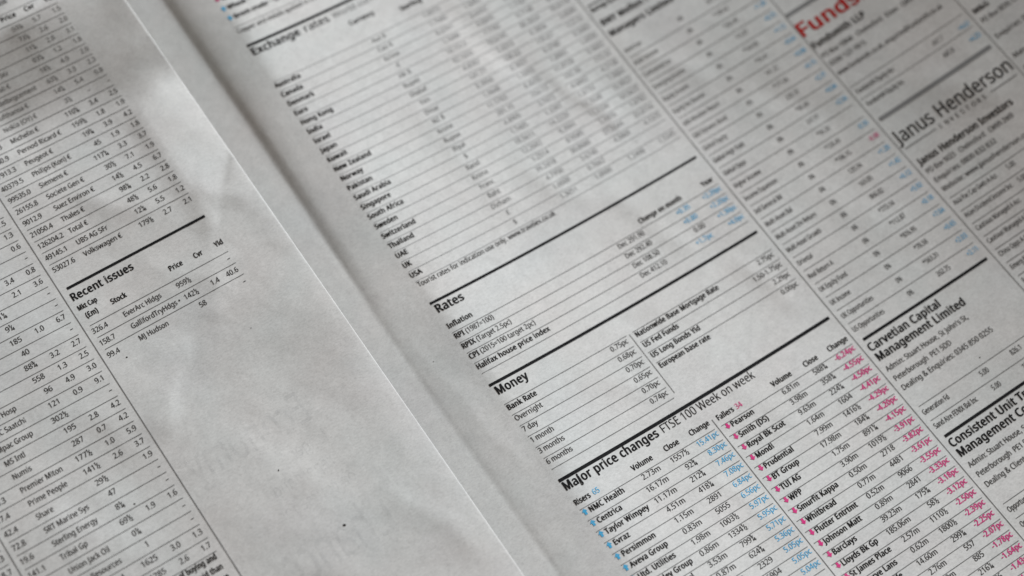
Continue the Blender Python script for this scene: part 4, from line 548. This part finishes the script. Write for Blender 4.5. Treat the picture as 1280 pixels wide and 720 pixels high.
# ---- exchange rates
rule(PR, T, E, -29.16, RS, .26)
head(PR, 'Exchange', -6.2, -28.15, RS, w=4.5)
head(PR, 'rates', -1.35, -28.15, RS, 'R', w=2.4)
head(PR, 'World currencies', 1.4, -28.2, RS, 'T', .95, 6.2, key='w', name='subheading')
ex = ['Australia','Canada','Denmark','Euro','Hong Kong','India','Israel','Japan','Kuwait','New Zealand','Norway','Pakistan','Saudi Arabia','Singapore','South Africa','Sweden','Switzerland','Thailand','UAE','UK','USA']
cu = ['Aus $','Can $','Krone','€','HK $','Rupee','Shekel','Yen','Dinar','NZ $','Krone','Rupee','Riyal','$','Rand','Krona','Franc','Baht','Dirham','£','$']
base = [1.8923,1.7086,8.6701,1.1606,10.1513,92.1655,4.4782,141.77,.3950,1.9648,11.5703,201.15,4.8905,1.7485,18.5611,12.2602,1.2514,39.2418,4.7950,1.0,1.3051]
t1 = table(PR, RS, [(T+.1, -25.15+i, E, -25.15+i) for i in range(22)], 'exchange rate table with bold country names', .05, 'p')
row(PR, [('Currency', 2.2, -26.95, 'B', 'l', 'g'), ('Sterling', 6.6, -26.1, 'B', 'l', 'k'), ('Dollar', 10.6, -26.1, 'B', 'l', 'g'), ('Tourist £', 13.4, -26.1, 'B', 'l', 'g'), ('Euro', 17.6, -26.1, 'B', 'l', 'g')], t1)
for i, nm in enumerate(ex):
    v = -24.57+i; b = base[i]
    f = lambda x: ('%.4f' % x) if x < 100 else '%.2f' % x
    row(PR, [(nm, T, v, 'B', 'l', 'k'), (cu[i], 3.55, v, 'R', 'c', 'w'), (f(b), 9.5, v, 'R', 'r', 'p'), (f(b/1.3051), 12.85, v, 'R', 'r', 'p')] +
        ([(f(b*.957), 16.1, v, 'R', 'r', 'p'), (f(b/1.1606), 19.1, v, 'R', 'r', 'p')] if i != 19 else [('–', 16.1, v, 'R', 'r', 'p')]), t1)
row(PR, [('Tourist rates for indication use only. www.travelex.co.uk', -6.1, -3.63, 'R', 'l', 'g', .60)], t1)
# ---- rates
rule(PR, T, E, -1.98, RS, .22)
head(PR, 'Rates', -6.1, -1.02, RS, w=2.5)
t2 = table(PR, RS, [(T+.1, .95+i, E, .95+i) for i in range(5)], 'inflation and house price table')
row(PR, [('Inflation', -6.15, .52, 'B', 'l', 'k'), ('Change on month', 16.0, .52, 'B', 'r', 'k', .56), ('Year', 19.1, .52, 'B', 'r', 'k', .58)], t2)
for i, (a, b, dv, c1, k1, c2) in enumerate([('RPI', ' (1987=100)', 'Dec 291.90', '+0.35', 'c', '+2.20pc'), ('RPIX', ' (Target 2.5pc)', 'Dec 292.40', '+0.80', 'c', '+2.20pc'), ('CPI', ' (2015=100 target 2pc)', 'Dec 108.50', '0.00', 'g', '+1.30pc'), ('Halifax house price index', '', 'Dec 412.10', '+1.7pc', 'c', '+4.0pc')]):
    v = 1.52+i; p = PR()
    e = p.text(a, -6.15, v, 'B'); p.text(b, e, v, 'R', key='g', xs=.60)
    p.text(dv, 11.65, v, al='r', key='g', xs=.60); p.text(c1, 16.1, v, al='r', key=k1); p.text(c2, 19.15, v, 'R', al='r', key='c', xs=.60)
    p.build('table_row', t2)
# ---- money
rule(PR, T, E, 6.07, RS, .24)
head(PR, 'Money', -6.05, 7.04, RS, w=2.85)
mv = lambda i: 8.49+1.02*i
t3 = table(PR, RS, [(T+.1, 7.93+1.02*i, 5.15, 7.93+1.02*i) for i in range(7)] + [(5.75, 7.93+1.02*i, E, 7.93+1.02*i) for i in range(4)] + [(5.42, 7.95, 5.42, 13.75)], 'money market interest rate table in two columns')
for i, (a, b) in enumerate([('Bank Rate', '0.75pc'), ('Overnight', '0.68pc'), ('7 day', '0.70pc'), ('1 month', '0.65pc'), ('3 months', '0.70pc'), ('6 months', '0.74pc')]):
    row(PR, [(a, -6.1, mv(i), 'B' if i == 0 else 'R', 'l', 'k' if i == 0 else 'g'), (b, 5.0, mv(i), 'R', 'r', 'g')], t3)
for i, (a, b) in enumerate([('Nationwide Base Mortgage Rate', '2.75pc'), ('US Fed Funds', '1.50-1.75pc'), ('US Long Bonds Yld', '2.29pc'), ('European base rate', '0.00pc')]):
    row(PR, [(a, 5.78, mv(i)-.02, 'B', 'l', 'k', .595), (b, 19.05, mv(i)+.03, 'R', 'r', 'g', .62)], t3)
# ---- major price changes
rule(PR, T, E+.05, 15.08, RS, .27)
head(PR, 'Major price changes', -6.2, 15.98, RS, w=8.62)
head(PR, 'FTSE 100 Week on week', 2.7, 15.98, RS, 'T', 1.2, 8.75, name='subheading')
t4 = table(PR, RS, [(T, 17.73+i, 6.2, 17.73+i) for i in range(14)], 'table of rising shares with blue arrows')
row(PR, [('Risers', -6.25, 17.3, 'B', 'l', 'k', .56), ('65', -4.62, 17.3, 'R', 'l', 'c'), ('Volume', .85, 17.26, 'B', 'r', 'k', .60), ('Close', 3.3, 17.26, 'B', 'r', 'k', .60), ('Change', 6.15, 17.24, 'B', 'r', 'k', .58)], t4)
for i, (a, b, c, d) in enumerate([('NMC Health','2.73m','1557½','15.41pc'),('Centrica','16.17m','92¾','8.30pc'),('Taylor Wimpey','11.17m','212¾','7.46pc'),('Evraz','4.51m','418¼','7.08pc'),('Persimmon','1.15m','2891','6.84pc'),
        ('Aveva Group','0.83m','5055','6.56pc'),('Utd. Utilities','1.98m','1003½','5.97pc'),('Berkeley Group','0.86m','1334½','5.95pc'),('Barratt Devel','3.53m','799¾','5.71pc'),('Severn Trent','0.87m','624¾','5.36pc'),('Intl Cons Air','9.14m','2329','5.05pc'),('Ferguson','0.41m','6904','5.05pc'),('Rightmove','1.22m','671¼','5.04pc')]):
    v = 18.27+i
    row(PR, [('^', -6.22, v, 'c'), (a, -5.62, v, 'B', 'l', 'k'), (b, .85, v-.03, 'R', 'r', 'g', .70), (c, 3.45, v, 'R', 'r', 'g', .68), (d, 6.22, v, 'R', 'r', 'c', .66)], t4)
t5 = table(PR, RS, [(6.75, 17.80+i, 19.35, 17.80+i) for i in range(24)], 'table of falling shares with pink arrows')
row(PR, [('Fallers', 6.85, 17.33, 'B', 'l', 'k', .57), ('34', 8.6, 17.33, 'R', 'l', 'm'), ('Volume', 13.92, 17.35, 'B', 'r', 'k', .60), ('Close', 16.45, 17.37, 'B', 'r', 'k', .60), ('Change', 19.33, 17.37, 'B', 'r', 'k', .60)], t5)
fl = [('Pearson','6.81m','588¾','6.24'),('Smith (DS)','3.98m','358¾','4.55'),('Royal Bk Scot','9.63m','224¼','4.50'),('Mondi','1.64m','1604','4.41'),('Prudential','7.99m','1416½','4.29'),('BT Group','17.98m','184¼','4.20'),('TUI AG','1.75m','891¼','4.15'),
      ('WPP','3.90m','1019½','3.91'),('Smurfit Kappa','0.50m','2718','3.82'),('Whitbread','0.77m','4481','3.61'),('Flutter Entrtmt','0.52m','9066','3.55'),('Johnson Matt','0.89m','2841','3.33'),('Barclays','39.23m','175¾','3.18'),('Lloyds Bk Gp','185.06m','58½','3.12'),
      ('St James Place','2.57m','1110½','2.50'),('Hargrve Lans','0.62m','1800½','2.39'),('Standrd Life','14.60m','299¼','2.25'),('Halma','2.76m','557','2.07'),('Informa','2.30m','885','1.78'),('Legal & Gen','16.2m','216¼','1.64'),('Diageo','3.11m','3106','1.43'),('Glencore','30.9m','228½','1.40'),('Kingfisher','5.35m','206¾','1.36')]
for i, (a, b, c, d) in enumerate(fl):
    v = 18.30+i
    row(PR, [('_', 6.93, v, 'm'), (a, 7.45, v, 'B', 'l', 'k'), (b, 13.9, v, 'R', 'r', 'g', .66), (c, 16.6, v, 'R', 'r', 'g', .66), ('-'+d+'pc', 19.3, v, 'B', 'r', 'm', .62)], t5)
# ---- column rules
for (u, v0, v1) in ((6.47, 17.0, 42), (19.68, -50, 42), (32.95, -50, 42), (44.9, -45, 42)):
    p = PR(); p.line(u, v0, u, v1, .055, 'h'); p.build('column_rule', RS)
# ---- fund table, second column
A0, A1 = 20.12, 32.45
head(PR, 'BNY Mellon Fund', 20.0, -16.15, RS, 'B', 1.0, 6.2)
head(PR, 'Managers Limited', 20.0, -14.95, RS, 'B', 1.0, 6.4)
rule(PR, 20.0, 26, -18.4, RS, .12, 'g'); p = PR(); p.text('Barings (Luxembourg)', 20.0, -17.7, 'B', .75, .5, key='g'); p.build('table_row', RS)
fn = ['American','Asian Income','Continental Eur','Emerging Income','Equity Income','Equity Inc Booster','Glbl Absolute Return','Glbl Dynamic Bond','Global Equity','Global High Yield','Global Opps','Higher Income','Income Expansion','Intl General Bd','Multi-Asset Bal','Multi-Asset Div Return','Multi-Asset Growth','Oriental','Real Return A','UK Equity Fund','UK Income','UK Opportunities','US Opportunities']
fv = ['241.10','*188.62','*202.45','115.87','*164.90','*93.41','141.22','*171.06','228.10','*86.44','247.91','*96.20','*128.40','*196.15','129.74','163.05','806.02','*773.14','*112.87','*876.95','*78.58','*563.31','262.75']
fc = ['+2.14','+0.88','+1.20','+0.75','+1.12','+0.64','+0.08','+0.15','+2.31','+0.04','+2.56','','-0.35','-0.08','+1.28','+1.42','+6.12','+5.92','+0.18','+7.04','+0.65','+2.03','+2.11']
t6 = table(PR, RS, [(A0, -12.45+1.37*i, A1, -12.45+1.37*i) for i in range(22)], 'fund price list in very narrow type', .05)
for i, nm in enumerate(fn):
    v = -13.0+1.37*i; c = fc[i]
    cells = [(nm, A0-.03, v, 'R', 'l', 'g' if i > 8 else 'h', .46), ('0%', 25.75, v-.02, 'R', 'c', 'g' if i > 8 else 'h', .44), (fv[i], 29.65, v-.05, 'R', 'r', 'g' if i > 12 else 'w', .49)]
    if c: cells.append((c, A1, v-.07, 'R', 'r', 'm' if i == 13 else 'c', .52))
    row(PR, cells, t6)
# ---- second column, below
rule(PR, 20.25, 32.42, 18.0, RS, .24)
head(PR, 'Carvetian Capital', 20.12, 19.12, RS, size=1.15, w=6.95)
head(PR, 'Management Limited', 20.12, 20.08, RS, size=1.15, w=8.6)
def lines_of(P, items, parent, name='address_line'):
    for (t, u, v, w, st) in items:
        p = P(); p.text(t, u, v, st, .78, w=w, key='g' if st == 'R' else 'k'); p.build(name, parent)
lines_of(PR, [("Admin: Stuart House, St John's St,", 20.12, 21.13, 7.95, 'R'), ('Peterborough  PE1 5DD', 20.12, 22.08, 5.52, 'R'), ('Dealing & Enquiries: 0345 850 0255', 20.12, 23.0, 8.8, 'R')], RS)
t7 = table(PR, RS, [(20.2, 24.64, 32.5, 24.64), (20.2, 26.02, 32.5, 26.02)], 'two line fund price list')
row(PR, [('Generation Fd', 20.12, 25.42, 'R', 'l', 'k', .46), ('5.00', 26.5, 25.4, 'R', 'r', 'g', .5), ('826.1', 29.75, 25.36, 'R', 'r', 'g', .5), ('+14.2', 32.4, 25.36, 'R', 'r', 'c', .5)], t7)
row(PR, [('Sand Aire FENIX Bal Inc', 20.12, 26.76, 'R', 'l', 'k', .465), ('5.00', 26.5, 26.78, 'R', 'r', 'g', .5), ('108.3', 29.75, 26.75, 'R', 'r', 'g', .5), ('+1.10', 32.4, 26.7, 'R', 'r', 'c', .5)], t7)
rule(PR, 20.25, 32.42, 27.58, RS, .24)
head(PR, 'Consistent Unit Trust', 20.15, 28.58, RS, size=1.15, w=8.7)
head(PR, 'Management Co. Ltd', 20.15, 29.52, RS, size=1.15, w=8.5)
lines_of(PR, [("Admin: Stuart House, St John's St,", 20.2, 30.55, 7.95, 'R'), ('Peterborough  PE1 5DD', 20.2, 31.48, 5.52, 'R'), ('Dealing & Client Services: 0345 850 8818', 20.2, 32.42, 9.6, 'R')], RS)
t8 = table(PR, RS, [(20.3, 34.05+1.37*i, 32.5, 34.05+1.37*i) for i in range(4)], 'fund price list at the bottom of the page')
for i, nm in enumerate(['Opportunities Unit Tst', 'Opportunities Acc', 'UK Opportunities']):
    row(PR, [(nm, 20.27, 34.82+1.37*i, 'R', 'l', 'k', .46), ('5.00', 26.5, 34.8+1.37*i, 'R', 'r', 'g', .5)], t8)
# ---- third column
rule(PR, 33.0, 44.5, -8.4, RS, .36, 'w')
head(PR, 'Fundsmith', 32.85, -6.0, RS, 'B', 2.25, 10.8, key='r', label='large dark red heading')
head(PR, 'Fundsmith LLP', 33.05, -4.6, RS, 'B', 1.05, 5.3)
lines_of(PR, [('PO Box 10846   Chelmsford   Essex   CM99 2BW', 33.15, -3.5, 10.4, 'R'), ('0330 123 1815', 33.2, -2.55, 3.6, 'R'), ('www.fundsmith.co.uk, enquiries@fundsmith.co.uk', 33.2, -1.5, 10.5, 'R')], RS)
t9 = table(PR, RS, [(33.2, -.1+1.4*i, 44.5, -.1+1.4*i) for i in range(2)], 'two line fund price list under the red heading', .05, 'w')
row(PR, [('Fundsmith Equity Acc', 33.35, .75, 'R', 'l', 'k', .46), ('487.7', 42.0, .85, 'R', 'r', 'w', .5), ('+4.61', 44.5, 1.05, 'R', 'r', 'c', .52)], t9)
row(PR, [('Fundsmith Equity Inc', 33.35, 2.12, 'R', 'l', 'k', .46), ('447.0', 42.0, 2.25, 'R', 'r', 'g', .5), ('+4.23', 44.5, 2.4, 'R', 'r', 'c', .52)], t9)
rule(PR, 33.32, 44.46, 3.6, RS, .38, 'w')
head(PR, 'Janus Henderson', 33.25, 6.3, RS, 'R', 2.15, 11.5, label='large thin heading')
p = PR(); x = 36.75
for ch in 'INVESTORS': p.text(ch, x, 7.08, 'R', .72, .62, key='g'); x += .54
p.line(33.35, 6.85, 36.4, 6.85, .10, 'w'); p.line(41.9, 6.85, 44.5, 6.85, .10, 'w'); p.build('subheading', RS)
head(PR, 'Janus Henderson Investors', 33.42, 8.72, RS, 'B', 1.05, 9.3)
lines_of(PR, [('PO Box 9023   Chelmsford   CM99 2WB', 33.4, 9.65, 8.6, 'R'), ('Enquiries: 0800 832 832', 33.42, 10.62, 6.1, 'R'), ('Website: www.janushenderson.com', 33.42, 11.6, 8.9, 'R')], RS)
t10 = table(PR, RS, [(33.4, 12.3+1.37*i, 44.6, 12.3+1.37*i) for i in range(9)], 'fund price list in the third column', .055)
for i, nm in enumerate(['Asia Pac Cap Gwth A Acc','Asian Dividend Income Inc','Cautious Managed A Acc','Cautious Managed A Inc','China Opps A Acc','Emerg Mkts Opps A Acc','European Sel Opps','European Growth A','Global Equity A']):
    v = 13.02+1.37*i
    row(PR, [(nm, 33.38, v, 'R', 'l', 'k', .46), ('5.00', 39.45, v, 'R', 'r', 'g', .5), ('%.2f' % rnd.uniform(60, 1300), 42.6, v, 'R', 'r', 'g', .5)], t10)
# ---- sliver of a fourth column
lines_of(PR, [('Enquiries: 0345 922 0044', 45.3, -6.2, 5.2, 'R'), ('www.jupiteram.com', 45.3, -5.1, 4.2, 'R')], RS)
lines_of(PR, [('M&G', 45.3, 0.55, 1.5, 'B'), ('PO Box 9039, Chelmsford', 45.3, 1.6, 5.6, 'R'), ('Enquiries: 0800 390', 45.3, 3.4, 5.0, 'R'), ('Managed Funds', 45.3, 5.6, 4.2, 'R'), ('Corporate Bond', 45.3, 7.0, 4.2, 'R')], RS)

# ------------------------------------------------------------------ left sheet
SH = -0.018
PT = 1.142
# foreign shares
def up(i): return -17.66 - PT*i
fs = [('53027.6','Volkswagen €','179½','2.7','2.1'),('49145.1','UBS AG SFr','12¼','5.5','1.2'),('126204.2','Total €','48½','5.6','1.8'),('21050.4','Thales €','98¼','2.2','2.8'),('9012.9','Suez Environ €','14½','4.5','6.7'),('26155.8','Societe Gen €','30½','7.1','1.9'),
      ('99535.0','Siemens €','117¼','3.3','3.7'),('40379.5','Philips (Kon) €','45','1.9','1.8'),('17913.3','Peugeot €','19¼','3.9','4.2'),('42140.9','Pernod Ricard €','159½','1.8','1.9'),('19940.3','Michelin €','110¼','3.4','2.5'),('19842.0','Nokia (OY) €','3½','–','–'),
      ('7061.2','Lufthansa €','14¾','5.4','0.8'),('12580.6','Heidelbrgcement','63½','3.3','2.3'),('29118.1','Generali €','18½','4.9','2.0'),('12904.4','Ericsson SKr','83¼','1.2','1.8'),('108904.5','EDF €','11¼','2.8','3.1'),('41900.2','Danone €','73½','2.6','2.0'),('72055.3','BNP Paribas €','53¼','5.7','1.5')]
s0 = table(PL, LS, [(-29.0, up(i)+.42-PT, -17.3, up(i)+.42-PT) for i in range(20)], 'table of foreign shares priced in euros', shear=SH)
for i, (a, b, c, d, e) in enumerate(fs):
    v = up(i); q = 'k' if i < 5 else 'g' if i < 11 else 'h'
    row(PL, [(a, -29.0, v, 'R', 'l', q, .60), (b, -26.45, v, 'R', 'l', q, .60), (c, -20.65, v, 'R', 'r', q, .62), (d, -19.05, v, 'R', 'r', q, .62), (e, -17.33, v, 'R', 'r', q, .62)], s0, shear=SH)
v = up(19)-.1
row(PL, [('Price', -20.6, v, 'B', 'r', 'k'), ('Cvr', -19.0, v, 'B', 'r', 'k'), ('Yld', -17.3, v, 'B', 'r', 'k')], s0, shear=SH)
for i in range(3): row(PL, [('4%d8' % i, -20.6, v-1.5-PT*i, 'R', 'r', 'k'), ('1.%d' % i, -19.0, v-1.5-PT*i, 'R', 'r', 'k'), ('3.%d' % (i+2), -17.3, v-1.5-PT*i, 'R', 'r', 'k')], s0, shear=SH)
# recent issues
rule(PL, -28.85, -17.3, -16.0, LS, .22, shear=SH)
head(PL, 'Recent issues', -28.98, -14.86, LS, size=1.1, w=5.1, shear=SH)
s1 = table(PL, LS, [(-28.9, -12.48+PT*i*.98, -17.35, -12.48+PT*i*.98) for i in range(3)], 'recent issues table of three companies', shear=SH)
row(PL, [('Mkt Cap', -28.98, -13.95, 'B', 'l', 'k', .46, .70), ('(£m)', -28.75, -13.13, 'B', 'l', 'k', .52, .78), ('Stock', -26.7, -13.15, 'B', 'l', 'k', .56), ('Price', -20.68, -13.28, 'B', 'r', 'k', .55), ('Cvr', -19.0, -13.25, 'B', 'r', 'k', .54), ('Yld', -17.25, -13.25, 'B', 'r', 'k', .54)], s1, shear=SH)
for i, (a, b, c, d, e) in enumerate([('326.4','EverArc Hldgs','959½','','–'),('158.7','GallifordTryHdgs •','142½','1.4','40.6'),('99.4','MJ Hudson','58','','–')]):
    v = -11.76+1.13*i
    cells = [(a, -29.0, v, 'R', 'l', 'g', .60), (b, -26.45, v, 'R', 'l', 'g', .585), (c, -20.85, v, 'R', 'r', 'g', .62), (e, -17.5, v, 'R', 'r', 'g', .62)]
    if d: cells.append((d, -19.1, v, 'R', 'r', 'g', .62))
    row(PL, cells, s1, shear=SH)
# main share table
mt = [(-12,'512.4','Churchill','1184','1.9','2.2'),(-11,'88.6','Concurrent','62½','2.2','4.0'),(-10,'204.3','Dewhurst','840','3.1','1.6'),(-9,'16.1','Elecosoft','79','3.2','0.8'),(-8,'94.7','Fulcrum','42½','1.2','1.5'),(-7,'31.0','Gattaca','130','2.4','1.3'),(-6,'77.9','Getech','27¼','3.8','0.6'),(-5,'20.2','Goldplat','5¼','','–'),
      (-4,'61.5','Hargreave','302','3.4','0.8'),(-3,'410.0','Helical','288','2.1','3.6'),(-2,'9.8','Hydrodec','1¼','','–'),(-1,'14.6','Image Scan','9¼','','–'),(0,'65.1','Inland Homes','185','1.0','6.7'),(1,'12.5','Jarvis Secs','40','','–'),(2,'80.4','Haynes','88¾','3.2','2.7'),(3,'1161.7','Halstead','558','1.3','2.5'),
      (4,'47.0','Mears Hosp','96','4.9','3.0'),(5,'112.6','M&C Saatchi','121','0.9','9.1'),(6,'60.9','Mpac Group','302½','','–'),(7,'32.2','MS Intl','195','2.8','4.2'),(8,'302.8','Numis','287','0.7','4.2'),(9,'276.3','Premier Miton','177½','1.0','5.9'),(10,'17.4','Prime People','141½','2.6','3.7'),
      (11,'42.4','Share','29½','','1.9'),(12,'72.8','SRT Marine Sys','47','','–'),(13,'19.6','Sterling Energy','8¼','','–'),(14,'141.1','Tribal Gp','69½','1.9','1.6'),(15,'26.4','Union Jack Oil','0¼','','–'),(16,'10.8','Vast Resources','1','','–'),(17,'610.5','Young & Co A','1625','3.0','1.3'),(18,'402.1','Young & Co NV','1285','2.6','1.7')]
s2 = table(PL, LS, [(-41.3, -13.87+PT*i+.43, -29.9, -13.87+PT*i+.43) for i in range(-14, 19)], 'long table of small company shares', shear=-.006)
for (i, a, b, c, d, e) in mt:
    v = -13.87 + PT*i + (.02 if i > 8 else 0)
    cells = [(a, -41.33, v, 'R', 'l', 'g', .62), (b, -38.93, v, 'R', 'l', 'g', .58), (c, -33.45, v-.05, 'R', 'r', 'g', .66), (e, -30.0, v-.03, 'R', 'r', 'g', .62)]
    if d: cells.append((d, -31.7, v-.03, 'R', 'r', 'g', .62))
    row(PL, cells, s2, shear=-.006)
p = PL(); p.text('Prices shown are the middle of buying and', -30.1, 7.62, 'B', .75, .50, al='r'); p.text('selling prices. Stocks are less liquid than', -30.1, 8.45, 'B', .75, .50, al='r'); p.text('those of the main listed companies above', -30.1, 9.28, 'B', .75, .50, al='r'); p.build('footnote', LS)
# far left column
s3 = table(PL, LS, [(-54, -20+PT*i, -42.0, -20+PT*i) for i in range(32)], 'edge of a further share table')
for i in range(32):
    v = -20.4+PT*i
    row(PL, [('%.1f' % rnd.uniform(.6, 9), -42.05, v, 'R', 'r', 'k'), ('%.1f' % rnd.uniform(.6, 9), -43.8, v, 'R', 'r', 'k')], s3)
for (u, v0, v1) in ((-29.42, -45.5, 36), (-41.68, -45.5, 36)):
    p = PL(); p.line(u, v0, u, v1, .06, 'h'); p.build('column_rule', LS)
# print from the other side showing faintly through the blank margin
p = PL()
for (t, u, v, s, x) in [('Economy', -28.6, 2.2, 4.4, 2.75), ('report and', -24.5, 6.0, 1.7, 1.2), ('on course for', -25.0, 7.8, 1.7, 1.2), ('longer', -22.0, 4.2, 1.7, 1.2), ('Chance', -27.0, 12.4, 5.4, 3.1), ('full story', -28, 16.5, 2.6, 1.8)]:
    p.text(t, u, v, 'R', s, x, key='s', mirror=True)
p.build('show_through_print', LS, 'faint grey mirrored lettering showing through')
# stray flecks of ink
p = PL()
for (u, v, r) in [(-21.6, 10.2, .10), (-23.3, 4.3, .055), (-27.9, -8.9, .06), (-32.9, 1.2, .06), (-19.2, -6.3, .035)]: p.dot(u, v, r, 'k')
p.build('ink_fleck', LS, kind='stuff')
p = PR()
for (u, v, r) in [(-8.7, 2.3, .035), (26.6, 24.1, .05)]: p.dot(u, v, r, 'g')
p.build('ink_fleck', RS, kind='stuff')
